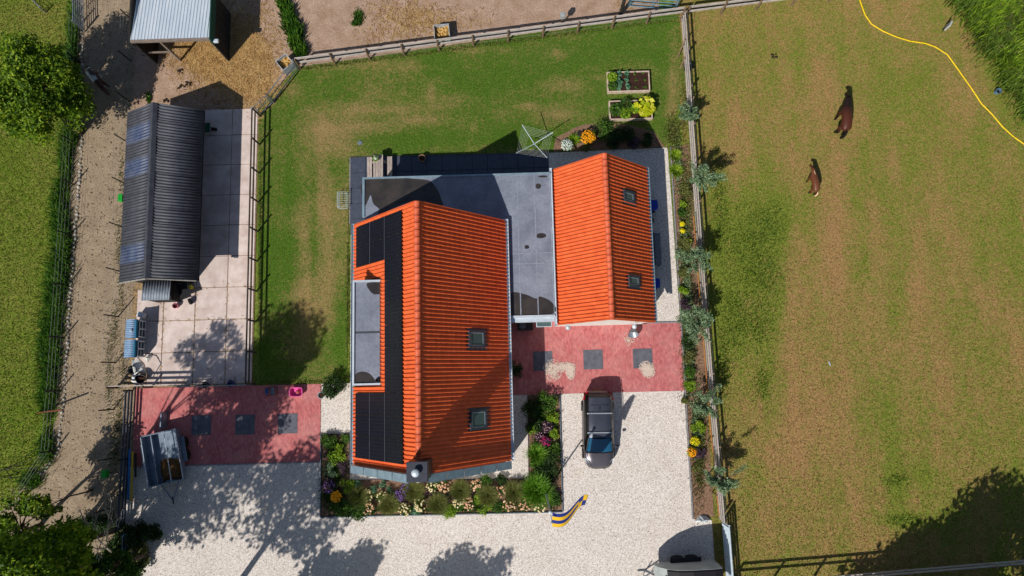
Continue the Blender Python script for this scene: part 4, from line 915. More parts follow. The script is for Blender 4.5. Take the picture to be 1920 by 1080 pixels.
# ---- terrace furniture
pt = thing('picnic_table', 'weathered timber picnic table with benches on the dark terrace', 'picnic table', (-8.5, 13.3, 0))
M_PT = mk('silvered_timber', srgb(188, 174, 164), srgb(140, 126, 118), scale=3, rough=.85, bump=.35, bscale=16, stretch=(6, 1, 6), vary=.08)
for k in range(4): MB().box(-8.82+k*.155, -8.68+k*.155, 12.35, 14.15, .72, .76).build('table_plank', M_PT, pt)
for xb in (-9.27, -8.0):
    for k in range(2): MB().box(xb+k*.16, xb+.145+k*.16, 12.3, 14.12, .42, .46).build('bench_plank', M_PT, pt)
for y in (12.7, 13.75):
    MB().box(-9.25, -7.72, y-.04, y+.04, .34, .42).build('cross_beam', M_PT, pt); MB().box(-8.82, -8.22, y-.04, y+.04, .64, .72).build('top_beam', M_PT, pt)
    for s_ in (-1, 1): MB().bar((-8.52+s_*.6, y+.06, .02), (-8.52+s_*.22, y+.06, .7), .08, .06).build('leg', M_PT, pt)
def pot(label, q, r, h, m, z=0.0, soil=True):
    c = P(*q, z+h); o = thing('plant_pot', label, 'plant pot', (c.x, c.y, z))
    MB().lathe([(r*.7, 0), (r*.98, h*.85), (r*1.08, h*.87), (r*1.08, h), (r*.9, h), (r*.82, h*.8)], (0, 0, 0), 20, close=True).build('pot', m, o, smooth=False, world=False)
    MB().lathe([(r*.84, h*.78), (r*.5, h*.82), (1e-4, h*.82)], (0, 0, 0), 16).build('soil', M_DSOIL, o, world=False); return o
M_CLAY = mk('brown_clay', srgb(140, 112, 86), srgb(106, 82, 62), rough=.7)
pot('brown clay pot standing empty on the dark terrace', (791, 296), .22, .4, M_CLAY, .05)
pot('small white pot holding the flowers on the picnic table', (705, 298), .12, .16, M_ALU, .76)
for q, lab, rr in (((675, 268), 'round grey inspection cover set in the lawn', .15),):
    c = P(*q); tag(MB().lathe([(rr, 0), (rr, .03), (rr-.02, .04), (1e-4, .045)], (c.x, c.y, .01), 18).build('inspection_cover', col('cover_grey', 110, 122, 134)), lab, 'cover')
# small white goal-like wire rack on the lawn
c = P(642, 375, .3); rk = thing('wire_rack', 'small pale wire rack standing on the lawn', 'rack', (c.x, c.y, 0))
for z in (.02, .45): MB().tube([(-.28, -.48, z), (.28, -.48, z), (.28, .48, z), (-.28, .48, z), (-.28, -.48, z)], .018, 6).build('rack_frame', M_ALU, rk, world=False)
for x, y in ((-.28, -.48), (.28, -.48), (.28, .48), (-.28, .48)): MB().tube([(x, y, 0), (x, y, .45)], .018, 6).build('rack_leg', M_ALU, rk, world=False)
for k in range(6): MB().tube([(-.28, -.36+k*.145, .45), (.28, -.36+k*.145, .45)], .008, 4).build('rack_wire', M_ALU, rk, world=False)

# ---- garage surroundings
c = P(980, 611, .4); ac = thing('heat_pump', 'dark heat pump with round fan by the link wall', 'heat pump', (c.x, c.y, .03))
MB().cbox((.15, 0, 0), .95, .5, .55, bev=.02).build('housing', M_BLACK, ac, world=False); MB().lathe([(.2, .55), (.2, .6), (.17, .61), (1e-4, .6)], (0, 0, 0), 20).build('fan', col('fan_grey', 92, 98, 108), ac, world=False)
for k in range(6): MB().box(.3+k*.05, .32+k*.05, -.2, .2, .552, .57).build('slat', col('slat_dark', 62, 60, 64), ac, world=False)
c = P(1190, 622, 1.0); tb = thing('galvanised_tub', 'galvanised tub leaning against the garage front under the lamp', 'tub', (c.x, c.y+.1, .35))
W = Matrix.Rotation(R(62), 4, 'X')
MB().lathe([(.22, -.12), (.32, .18), (.34, .19), (.34, .21), (.31, .2), (.21, -.09), (1e-4, -.09)], (0, 0, .1), 22, M=W).build('tub_shell', M_GALV, tb, smooth=True, world=False)
for n_, (q, lab) in enumerate((((1050, 692), 'pale sand spilled across the brick paving beside the first dark paver'), ((1212, 690), 'pale sand heap spilled over the corner of a dark paver'), ((1182, 632), 'thin sand trace on the bricks below the tub'))):
    n = (2100, 1300, 130)[n_]; lobes = (((-.45, -.05, .25, .28), (.3, .12, .28, .13), (.62, -.15, .12, .22)), ((0, 0, .2, .18), (.1, -.25, .17, .15)), ((0, 0, .2, .2), (-.1, -.2, .15, .15)))[n_]
    c = P(*q); k = rng.integers(0, len(lobes), n); lb = np.array(lobes)[k]; g = rng.normal(size=(n, 2)); g *= np.minimum(1, 2.3/np.maximum(1e-6, np.linalg.norm(g, axis=1)))[:, None]
    p_ = np.stack([c.x+lb[:, 0]+g[:, 0]*lb[:, 2], c.y+lb[:, 1]+g[:, 1]*lb[:, 3], np.full(n, .05)+rng.random(n)*.012], 1); a_ = rng.random(n)*6.283; r_ = rng.uniform(.014, .04, n)
    V = np.stack([p_+np.stack([r_*np.cos(a_+t_), r_*np.sin(a_+t_), np.full(n, .004*(t_ > 3))], 1) for t_ in (0, 1.57, 3.14, 4.71)], 1).reshape(-1, 3)
    o = link('spilled_sand', raw_mesh('spilled_sand', V, np.arange(n*4).reshape(n, 4), mk('pale_sand', srgb(214, 196, 182), srgb(190, 170, 154), scale=9, rough=.95, vary=.1))); tag(o, lab, 'sand', kind='stuff')
# bench-like storage box, bins along the garage east wall
c = P(1238, 466, .75); bx = thing('log_store', 'low store with grey slatted lid against the garage side wall', 'store', (8.35, c.y, 0))
MB().box(-.4, .1, -1.0, 1.0, .1, .78).build('store_body', M_BLACK, bx, world=False)
for k in range(7): MB().box(.12, .5, -1.0+k*.286, -.735+k*.286, .68+.004*(k % 2), .72).build('lid_slat', col('lid_grey', 118, 120, 130, rough=.6), bx, world=False)
for y in (-.95, .95): MB().box(.4, .46, y-.04, y+.04, 0, .68).build('leg', M_BLACK, bx, world=False)
def bin_(label, q, cs, cl, rz=0, sc=1.0):
    c = P(*q, 1.0); o = thing('wheelie_bin', label, 'bin', (c.x, c.y, .02), rz)
    MB().hexa([(-.22, -.24, .06), (.22, -.24, .06), (.22, .24, .06), (-.22, .24, .06)], [(-.28, -.32, .95), (.28, -.32, .95), (.28, .32, .95), (-.28, .32, .95)]).build('bin_body', cs, o, world=False)
    MB().cbox((0, .02, .95), .6, .74, .08, bev=.03).build('lid', cl, o, world=False); MB().tube([(-.22, -.36, .98), (.22, -.36, .98)], .02, 6).build('handle', cs, o, world=False)
    for s_ in (-1, 1): MB().lathe([(.03, -.03), (.1, -.03), (.1, .03), (.03, .03)], (0, 0, 0), 12, M=Matrix.Translation((s_*.25, -.26, .1)) @ Matrix.Rotation(R(90), 4, 'Y')).build('wheel', M_TYRE, o, world=False)
    return o
M_BLUEB = col('bin_blue', 28, 62, 178, rough=.5); M_GREYB = col('bin_grey', 96, 104, 112, rough=.5)
bin_('blue wheelie bin against the garage wall beside the hand cart', (1222, 384), M_BLUEB, M_BLUEB, R(90)); bin_('blue lidded wheelie bin against the garage wall near the brick paving', (1226, 531), M_GREYB, M_BLUEB, R(90))
c = P(1230, 388, .5); hc = thing('hand_cart', 'pale metal hand cart with long handle leaning by the blue bin', 'cart', (c.x, c.y, 0))
MB().cbox((0, .15, .35), .22, .4, .16, bev=.03).build('tray', M_ALU, hc, world=False); MB().tube([(0, -.05, .4), (-.12, -.75, .75)], .022, 6).build('handle', M_GALV, hc, world=False); MB().lathe([(.03, -.04), (.16, -.04), (.16, .04), (.03, .04)], (0, 0, 0), 14, M=Matrix.Translation((0, .2, .16)) @ Matrix.Rotation(R(90), 4, 'Y')).build('wheel', M_TYRE, hc, world=False)
c = P(1222, 412, .3); hs = MB(); 
for k in range(3): hs.tube([(c.x+.17*math.cos(t_/8*math.pi), c.y+.17*math.sin(t_/8*math.pi), .06+.04*k) for t_ in range(17)], .02, 6)
tag(hs.build('coiled_hose', M_BLACK), 'coiled black hose on the gravel beside the garage', 'hose')

# ---- left brick yard: tub, chair, pot, buckets
c = P(555, 735, .3); tg = thing('pink_tub', 'pink plastic tub with a brown ball of feed on the bricks', 'tub', (c.x, c.y, .03))
lp = []
for z, k in ((0, .8), (.3, 1.0), (.31, 1.06), (.33, 1.06), (.33, .96), (.05, .78)):
    lp.append([(k*.38*math.copysign(abs(math.cos(a_))**.5, math.cos(a_)), k*.27*math.copysign(abs(math.sin(a_))**.5, math.sin(a_)), z) for a_ in [2*math.pi*t_/24 for t_ in range(24)]])
m = MB(); m.add([p for l_ in lp for p in l_], [(i*24+k, i*24+(k+1) % 24, i*24+24+(k+1) % 24, i*24+24+k) for i in range(5) for k in range(24)]+[tuple(range(24))[::-1], tuple(range(120, 144))]).build('tub_shell', col('pink_plastic', 236, 96, 172, rough=.4), tg, smooth=False, world=False)
MB().ball((.08, .0, .15), .13, 12).build('feed_ball', col('feed_brown', 170, 84, 84), tg, smooth=True, world=False)
c = P(508, 733, .5); chd = thing('folded_chair', 'blue and black folding chair lying on the bricks by the lawn edge', 'chair', (c.x, c.y, .03), R(8))
MB().hexa([(-.5, -.1, .1), (-.2, -.14, .3), (-.2, .22, .3), (-.5, .2, .1)], [(-.5, -.1, .13), (-.2, -.14, .33), (-.2, .22, .33), (-.5, .2, .13)]).build('seat', col('chair_blue', 52, 84, 128), chd, world=False)
MB().hexa([(-.15, -.2, .1), (.12, -.22, .25), (.12, .2, .25), (-.15, .2, .1)], [(-.15, -.2, .13), (.12, -.22, .28), (.12, .2, .28), (-.15, .2, .13)]).build('backrest', col('chair_grey', 120, 132, 140), chd, world=False)
for y in (-.22, .2): MB().tube([(-.5, y, .03), (.35, y, .3)], .018, 6).build('leg', M_BLACK, chd, world=False)
MB().tube([(.33, -.22, .3), (.33, .2, .3)], .018, 6).build('cross_bar', M_BLACK, chd, world=False)
pot('round grey glazed ball pot beside the shrub at the paving corner', (602, 741), .2, .32, col('glazed_grey', 150, 166, 172, rough=.3), .03)
def bucket(label, q, r, h, m, inner=None, z=.03, name='bucket'):
    c = P(*q, z+h); o = thing(name, label, name.replace('_', ' '), (c.x, c.y, z))
    MB().lathe([(r*.75, 0), (r, h), (r*1.06, h), (r*1.06, h*.96), (r*.94, h*.98), (r*.72, .03), (1e-4, .03)], (0, 0, 0), 18, close=True).build('bucket_shell', m, o, world=False)
    if inner: MB().lathe([(r*.84, h*.55), (1e-4, h*.56)], (0, 0, 0), 16).build('contents', inner, o, world=False)
    MB().tube([(r*math.cos(t_), r*.5*math.sin(t_), h+.12*math.sin(t_)) for t_ in [math.pi*k/8 for k in range(9)]], .008, 4).build('handle', M_GALV, o, world=False); return o
bucket('black bucket by the yard gate', (384, 722), .19, .32, M_BLACK); bucket('blue bucket by the yard gate', (432, 719), .2, .32, col('bucket_blue', 34, 60, 150, rough=.4)); bucket('dark red feed bucket on the concrete by the grey kennel', (328, 573), .17, .3, col('bucket_pink', 208, 120, 136, rough=.5), col('feed_red', 84, 10, 26), .05)
bucket('round black water tub beside the weathered fence', (1291, 124), .3, .4, M_BLACK, col('water_dark', 14, 18, 24, rough=.08), .0, 'water_tub'); bucket('black rubber tub lying on the white sheeting', (263, 708), .33, .35, M_BLACK, M_DSOIL, .06, 'rubber_tub'); bucket('smaller black tub beside the rubbish bag', (247, 694), .26, .35, M_BLACK, None, .06, 'rubber_tub')

# ---- kennel, hutches, sacks
kn = thing('kennel', 'small shed with grey corrugated roof leaning on the barn gable', 'shed', (-21.7, 5.8, .05))
MB().box(-22.4, -20.95, 5.28, 6.3, .05, 1.25).build('shed_body', M_BWOOD, kn)
corrugated('roof_sheet', Matrix.Translation((-22.55, 6.42, 1.5)) @ Matrix.Rotation(R(-6), 4, 'X') @ Matrix(((1, 0, 0, 0), (0, -1, 0, 0), (0, 0, 1, 0), (0, 0, 0, 1))), 1.68, 1.2, 10, .02, mk('grey_corrugated', srgb(130, 138, 148), srgb(104, 112, 122), scale=4, rough=.5, metal=.2), kn)
for k in range(2): MB().box(-20.94, -20.9, 5.34+k*.5, 5.8+k*.46, .1, 1.1).build('door_board', M_BWOOD, kn)
wb = thing('wheelbarrow', 'black wheelbarrow tipped beside the grey roofed kennel', 'wheelbarrow', (P(348, 545, .4).x, P(348, 545, .4).y, .05), R(200))
MB().hexa([(-.2, -.3, .3), (.2, -.3, .3), (.2, .35, .25), (-.2, .35, .25)], [(-.34, -.42, .6), (.34, -.42, .6), (.34, .55, .62), (-.34, .55, .62)]).build('tray', M_BLACK, wb, world=False)
MB().lathe([(.12, -.05), (.2, -.05), (.2, .05), (.12, .05)], (0, 0, 0), 18, M=Matrix.Translation((0, .7, .2)) @ Matrix.Rotation(R(90), 4, 'Y')).build('wheel', M_TYRE, wb, world=False)
for s_ in (-1, 1): MB().tube([(s_*.06, .72, .22), (s_*.22, .2, .28), (s_*.28, -1.0, .5)], .02, 6).build('handle', M_GALV, wb, world=False); MB().tube([(s_*.2, -.2, .3), (s_*.22, -.35, .0)], .02, 6).build('leg', M_GALV, wb, world=False)
tag(MB().lathe([(.05, .0), (.13, .02), (.14, .3), (.1, .34), (.05, .36), (.05, .42), (1e-4, .42)], P(356, 538, .3)-Vector((0, 0, .25)), 14).build('canister', [col('yellow_can', 206, 196, 60)]), 'yellow and blue canister by the barn corner', 'canister')
c = P(385, 240, .5); wg = thing('green_barrow', 'green wheelbarrow parked by the barn long side', 'wheelbarrow', (c.x-.1, c.y, .05), R(270)); M_GRN = col('bin_green', 26, 168, 52, rough=.5)
MB().hexa([(-.2, -.3, .25), (.2, -.3, .25), (.2, .3, .25), (-.2, .3, .25)], [(-.3, -.4, .55), (.3, -.4, .55), (.3, .45, .55), (-.3, .45, .55)]).build('tray', col('barrow_green', 20, 84, 56), wg, world=False); MB().lathe([(.1, -.05), (.19, -.05), (.19, .05), (.1, .05)], (0, 0, 0), 16, M=Matrix.Translation((0, .55, .2)) @ Matrix.Rotation(R(90), 4, 'Y')).build('wheel', M_TYRE, wg, world=False)
for s_ in (-1, 1): MB().tube([(s_*.06, .56, .2), (s_*.2, .1, .26), (s_*.26, -.9, .48)], .02, 6).build('handle', M_BLACK, wg, world=False)
M_BLR = mk('blue_grey_sheet', srgb(132, 158, 186), srgb(106, 132, 160), scale=4, rough=.5)
for lab, y0, y1, x0 in (('rabbit hutch with blue corrugated roof and a loose cap on it', 3.03, 4.16, -23.75), ('rabbit hutch with blue corrugated roof beside the sheeted corner', 1.86, 2.93, -23.78)):
    h = thing('rabbit_hutch', lab, 'hutch', (x0+.5, (y0+y1)/2, .03)); M_H = mk('hutch_wood', srgb(74, 84, 96), srgb(54, 62, 72), scale=4, rough=.8)
    MB().box(x0+.1, x0+.75, y0+.05, y1-.05, .3, 1.0).build('hutch_body', M_H, h)
    corrugated('roof_sheet', Matrix.Translation((x0+.02, y0, 1.08)) @ Matrix.Rotation(R(90), 4, 'Z') @ Matrix(((1, 0, 0, 0), (0, -1, 0, 0), (0, 0, 1, 0), (0, 0, 0, 1))) @ Matrix.Rotation(R(9), 4, 'X'), y1-y0, .68, 10, .016, M_BLR, h)
    MB().box(x0+.66, x0+.74, y0, y1, 1.05, 1.24).build('roof_edge', col('teal_edge', 40, 116, 150), h)
    for k, y in enumerate((y0+.08, (y0+y1)/2, y1-.08)): MB().box(x0+.78, x0+.83, y-.03, y+.03, .3, 1.02).build('door_stile', M_ALU, h)
    for z in (.35, .68, 1.0): MB().box(x0+.79, x0+.82, y0+.12, y1-.12, z-.02, z+.02).build('door_rail', M_ALU, h)
    for x in (x0+.15, x0+.7):
        for y in (y0+.1, y1-.1): MB().box(x-.03, x+.03, y-.03, y+.03, 0, .3).build('leg', M_H, h)
tag(MB().cbox((P(246, 620, 1.2).x, P(246, 620, 1.2).y, 1.17), .14, .14, .1, bev=.03).build('loose_cap', M_ALU), 'small white cap lying on the hutch roof', 'cap')
tag(MB().cbox((P(262, 590, .5).x, P(262, 590, .5).y, .06), .42, .32, .42, bev=.03, rz=R(-22)).build('white_crate', col('crate_white', 226, 230, 232, rough=.5)), 'white plastic crate standing askew beside the hutches', 'crate')
def drape(label, pts, z, h, m, cat, name):
    ps = [P(*p) for p in pts]; c = sum(ps, Vector())/len(ps); K = len(ps); v_ = [(c.x, c.y, z+h)]; f__ = []
    for r_ in (.4, .75, 1.0):
        for k in range(K*3):
            p = ps[k//3].lerp(ps[(k//3+1) % K], (k % 3)/3); q = c.lerp(p, r_*random.uniform(.92, 1.05)); v_.append((q.x, q.y, z+h*(1-r_**2)*random.uniform(.6, 1.1)+.01))
    n_ = K*3; f__ = [(0, 1+k, 1+(k+1) % n_) for k in range(n_)]+[(1+r_*n_+k, 1+(r_+1)*n_+k, 1+(r_+1)*n_+(k+1) % n_, 1+r_*n_+(k+1) % n_) for r_ in range(2) for k in range(n_)]
    return tag(MB().add(v_, f__).build(name, m, smooth=False), label, cat)
drape('crumpled white sheeting heaped in the yard corner by the hutches', ((248, 676), (262, 672), (274, 690), (272, 712), (262, 722), (246, 716), (250, 700)), .05, .3, col('white_sheeting', 222, 222, 218, rough=.6), 'sheeting', 'white_sheeting')
drape('small white rubbish bag beside the crumpled sheeting', ((272, 672), (284, 662), (287, 668), (278, 680)), .06, .25, col('bag_white', 214, 212, 204, rough=.5), 'bag', 'rubbish_bag')
tag(MB().tube([P(258, 670, .4), P(270, 682, .7), P(275, 700, .8), P(274, 716, .4)], .03, 6).build('hoop_pole', M_WPOST), 'bent pole over the white sheeting', 'pole')
for lab, q0, q1, m in (('blue plastic pipe lying beside the dark board fence', (243, 842), (240, 937), col('pipe_blue', 44, 122, 196, rough=.4)), ('yellow plastic pipe lying beside the blue one', (249, 846), (246, 940), col('pipe_yellow', 212, 176, 52, rough=.5)), ('dark pole lying next to the yellow pipe', (254, 850), (254, 894), M_DPOST)):
    tag(MB().tube([P(*q0, .45), P(*q1, .35)], .06, 10).build('pipe', m, smooth=True), lab, 'pipe', 'pipes by the board fence')
for lab, q in (('bright green plastic box behind the barn on the track side', (226, 371)), ('bright green plastic box hanging on the wire fence in tree shade', (195, 889))):
    c = P(*q, .9); o = thing('green_box', lab, 'box', (c.x, c.y, .55)); MB().cbox((0, 0, 0), .24, .42, .38, bev=.03).build('box_body', M_GRN, o, world=False); MB().cbox((0, 0, .38), .28, .46, .04, bev=.012).build('lid', M_GRN, o, world=False); MB().tube([(0, 0, -.55), (0, 0, 0)], .03, 6).build('stand', M_DPOST, o, world=False)
tg_ = P(306, 788, .3); tag(MB().hexa([(tg_.x-.1, tg_.y-.5, .05), (tg_.x+.1, tg_.y-.5, .05), (tg_.x+.12, tg_.y+.5, .05), (tg_.x-.05, tg_.y+.5, .05)], [(tg_.x-.1, tg_.y-.5, .5), (tg_.x-.04, tg_.y-.5, .5), (tg_.x+.02, tg_.y+.5, .55), (tg_.x-.05, tg_.y+.5, .55)]).build('metal_ramp', M_TG), 'grey metal ramp stood on edge behind the box trailer', 'ramp')
# lattice of thin rods and a rusty post on the meadow edge
tag(MB().tube([P(70, 774, .1), P(118, 768, 1.2)], .05, 6).build('rusty_post', col('rust', 116, 66, 44)), 'rusty post leaning at the meadow edge', 'post')
rd = thing('rod_bundle', 'bundle of thin dark rods lying in the meadow grass', 'rods', P(30, 885))
for a_, b_ in (((-5, 886), (60, 860)), ((-5, 897), (48, 893)), ((0, 880), (66, 878)), ((10, 880), (22, 898)), ((40, 860), (72, 840))): MB().tube([P(*a_, .1), P(*b_, .35)], .02, 5).build('rod', M_DPOST, rd)

# ---- paddock things
def feeder(label, q, s, rz, h=.75):
    c = P(*q, h); o = thing('hay_feeder', label, 'feeder', (c.x, c.y, 0), rz); t_ = .04; M_F = mk('feeder_panel', srgb(182, 186, 188), srgb(140, 146, 150), scale=4, rough=.6)
    for x0, x1, y0, y1 in ((-s, s, -s, -s+t_), (-s, s, s-t_, s), (-s, -s+t_, -s+t_, s-t_), (s-t_, s, -s+t_, s-t_)): MB().box(x0, x1, y0, y1, .02, h).build('side_panel', M_F, o, world=False)
    vs = []; fs = []; G = 10
    for i in range(G+1):
        for j in range(G+1): vs.append((-s+t_+(2*s-2*t_)*i/G, -s+t_+(2*s-2*t_)*j/G, h*.45+.22*random.random()))
    for i in range(G):
        for j in range(G): fs.append((i*(G+1)+j, (i+1)*(G+1)+j, (i+1)*(G+1)+j+1, i*(G+1)+j+1))
    tag(MB().add(vs, fs).build('hay', mk('hay', srgb(214, 178, 112), srgb(160, 122, 62), scale=18, rough=.95, bump=1, bscale=40, bd=.04), o, world=False), kind='stuff'); return o
feeder('square grey hay feeder against the timber fence in the sandy paddock', (828, 59), .5, R(4)); feeder('square grey hay feeder wedged behind the tube gate', (533, 116), .42, R(38))
c = P(1055, 30, 1.1); pb = thing('mineral_box', 'grey box on a post beyond the timber fence', 'box', (c.x, c.y, 0)); MB().cbox((0, 0, .95), .3, .3, .4, bev=.03).build('box_body', col('box_grey', 160, 164, 164), pb, world=False); MB().tube([(0, 0, 0), (0, 0, .95)], .05, 8).build('post', M_WPOST, pb, world=False)
c = P(1168, 10, 1.2); tag(MB().tube([(c.x, c.y, 0), (c.x, c.y, 1.9)], [.13, .11], 10).build('gate_post', M_DPOST), 'thick dark gate post at the paddock edge', 'post')
# ---- pasture: yellow hose, board, tub
hp = [(1610, -30), (1612, 0), (1622, 28), (1634, 45), (1655, 58), (1680, 69), (1706, 77), (1734, 81), (1754, 88), (1776, 102), (1792, 124), (1806, 144), (1823, 168), (1840, 194), (1860, 214), (1880, 238), (1900, 256), (1920, 270), (1960, 300)]
tag(MB().tube([P(*q, .05) for q in hp], .042, 6).build('yellow_hose', col('hose_yellow', 244, 206, 22, rough=.5), smooth=True), 'yellow hose snaking across the dry pasture', 'hose')
c = P(1782, 45, .8); mpst = thing('marker_post', 'pale marker board on a short post by the tall ditch grass', 'post', (c.x, c.y, 0), R(-30)); MB().cbox((0, 0, .3), .1, .42, .6, bev=.02).build('board', col('board_grey', 186, 188, 184), mpst, world=False); MB().tube([(0, 0, 0), (0, 0, .3)], .05, 6).build('post', M_DPOST, mpst, world=False)
bucket('small grey bucket by the tall ditch grass', (1873, 170), .17, .3, col('bucket_grey', 96, 130, 160), M_BLACK, .0)
tag(MB().cbox((P(1555, 682).x, P(1555, 682).y, .02), .06, .28, .02, rz=R(20)).build('white_stick', M_ALU), 'short white stick lying in the pasture', 'stick')
c = P(1318, 972, .25); drape('white and blue feed sack slumped by the fence end', ((1302, 976), (1312, 965), (1324, 966), (1332, 974), (1326, 980), (1306, 980)), .03, .35, col('sack_white', 214, 220, 222, rough=.5), 'sack', 'feed_sack')
# ================================================================ PLANTS
def c3(*t): return srgb(*t)
L_OAK = leafmat('leaf_oak', [(0, c3(52, 82, 12)), (.35, c3(94, 128, 22)), (.7, c3(142, 166, 36)), (1, c3(208, 206, 84))], trans=.38)
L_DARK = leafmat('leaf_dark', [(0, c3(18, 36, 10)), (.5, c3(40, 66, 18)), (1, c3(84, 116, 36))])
L_MID = leafmat('leaf_mid', [(0, c3(32, 60, 14)), (.5, c3(66, 102, 26)), (1, c3(120, 154, 52))])
L_LIME = leafmat('leaf_lime', [(0, c3(72, 106, 18)), (.5, c3(128, 160, 30)), (1, c3(190, 206, 70))])
L_YEL = leafmat('leaf_yellow', [(0, c3(140, 160, 20)), (.5, c3(198, 200, 30)), (1, c3(232, 218, 120))])
L_SILV = leafmat('leaf_silver', [(0, c3(70, 96, 60)), (.5, c3(118, 144, 104)), (1, c3(182, 200, 166))], trans=.15)
L_BLUE = leafmat('leaf_blue_green', [(0, c3(44, 84, 58)), (.5, c3(88, 132, 98)), (1, c3(150, 186, 150))])
L_PURP = leafmat('leaf_purple', [(0, c3(48, 34, 46)), (.5, c3(86, 64, 78)), (1, c3(128, 104, 116))])
L_OLIVE = leafmat('grass_olive', [(0, c3(62, 72, 30)), (.5, c3(106, 112, 54)), (1, c3(160, 156, 92))])
L_FEATH = leafmat('grass_feathery', [(0, c3(84, 96, 44)), (.5, c3(122, 128, 66)), (1, c3(176, 170, 112))], trans=.35)
L_BLADE = leafmat('grass_bright', [(0, c3(50, 92, 14)), (.5, c3(96, 146, 30)), (1, c3(170, 206, 86))])
L_ROUGH = leafmat('grass_rough', [(0, c3(70, 100, 26)), (.5, c3(108, 136, 44)), (1, c3(160, 174, 86))], trans=.3)
L_RANK = leafmat('grass_rank', [(0, c3(32, 66, 12)), (.5, c3(66, 110, 22)), (1, c3(126, 162, 50))])
M_BARK = mk('bark', srgb(98, 84, 70), srgb(62, 52, 42), scale=9, rough=.95, bump=.6, bscale=18, bd=.03)
M_DEAD = mk('dead_wood', srgb(206, 196, 180), srgb(158, 148, 134), scale=8, rough=.9)
def flmat(n, a, b): return leafmat('flower_'+n, [(0, c3(*a)), (1, c3(*b))], trans=.1)
F_ORANGE = flmat('orange', (226, 140, 8), (250, 186, 30)); F_CREAM = flmat('cream', (206, 186, 128), (244, 232, 190)); F_PEACH = flmat('peach', (196, 144, 106), (236, 206, 170)); F_PURP = flmat('purple', (96, 66, 132), (150, 120, 186))
F_PINK = flmat('pink', (160, 16, 84), (216, 50, 130)); F_WHITE = flmat('white', (190, 204, 190), (240, 244, 236)); F_MAUVE = flmat('mauve', (150, 112, 122), (196, 160, 166)); F_YELL = flmat('yellow', (206, 190, 10), (240, 226, 30))

def rand_unit(n):
    v = rng.normal(size=(n, 3)); return v/np.linalg.norm(v, axis=1, keepdims=True)
def leaf_verts(pts, size, up=.5, aspect=.55, jitter=.45):
    """one folded leaf of two triangles at every point"""
    n = len(pts); nrm = rand_unit(n); nrm[:, 2] = np.abs(nrm[:, 2])+up; nrm /= np.linalg.norm(nrm, axis=1, keepdims=True)
    t = np.cross(nrm, rand_unit(n)); t /= np.linalg.norm(t, axis=1, keepdims=True)+1e-9; b = np.cross(nrm, t)
    s = (size*(1+jitter*(rng.random(n)*2-1)))[:, None]
    v = np.stack([pts-t*s*.5, pts+b*s*aspect*.5+nrm*s*.1, pts+t*s*.5, pts-b*s*aspect*.5+nrm*s*.1], 1)
    f = np.arange(n*4).reshape(n, 4); F = np.concatenate([f[:, [0, 1, 2]], f[:, [0, 2, 3]]]); return v.reshape(-1, 3), F
def blob_points(n, c, r, shell=.5):
    d = rand_unit(n); q = rng.random(n)**(1/3); q = shell*(.75+.25*q)+(1-shell)*q; return np.array(c)+d*q[:, None]*np.array(r)
def clumpy(n, c, r, k, cr=.34, flat=.75, low=-.55):
    """points gathered in clumps through an ellipsoid"""
    cc = blob_points(k*3, (0, 0, 0), (1, 1, 1), .45); cc = cc[cc[:, 2] > low][:k]; k = len(cc); w_ = rng.uniform(.6, 1.3, k)
    idx = rng.choice(k, n, p=(w_**2)/sum(w_**2)); d = rng.normal(size=(n, 3))*.5; rr = np.linalg.norm(d, axis=1, keepdims=True); d = d/np.maximum(1, rr/1.1)
    p = cc[idx]*(1-cr*.6)+d*(cr*w_[idx])[:, None]*np.array([1, 1, flat]); return np.array(c)+p*np.array(r), np.array(c)+cc*(1-cr*.6)*np.array(r)
def plant_mesh(name, V, F, mat, parent=None): return link(name, raw_mesh(name, V, F, mat), parent)
def tree(label, base, H, cz, r, n_leaf, leaf, mat, clumps=34, trunk=.16, lean=(0, 0), name='broadleaf_tree', group=None, bark=None, cr=.34):
    base = Vector((base[0], base[1], 0)); t = thing(name, label, 'tree', base, 0, group); bark = bark or M_BARK
    cx, cy = lean; P_, CC = clumpy(n_leaf, (cx, cy, cz), r, clumps, cr)
    V, F = leaf_verts(P_, leaf); plant_mesh('crown', V, F, mat, t)
    top = Vector((cx*.9, cy*.9, cz+r[2]*.55)); w_ = MB(); path = [Vector((0, 0, -.1)), Vector((.05, -.04, cz*.25)), Vector((cx*.4, cy*.4+.06, cz*.6)), Vector((cx*.8, cy*.8, cz)), top]
    w_.tube(path, [trunk*1.25, trunk, trunk*.8, trunk*.5, trunk*.12], 8)
    for q in CC[::max(1, len(CC)//14)]:
        q = Vector(q); a = path[2].lerp(path[3], random.random()) if q.z > cz*.7 else path[1].lerp(path[2], random.uniform(.5, 1)); m = a.lerp(q, .55)+Vector((random.uniform(-.1, .1), random.uniform(-.1, .1), r[2]*.08))
        w_.tube([a, m, q], [trunk*.38, trunk*.22, trunk*.06], 5)
    w_.build('trunk', bark, t, smooth=True, world=False); return t
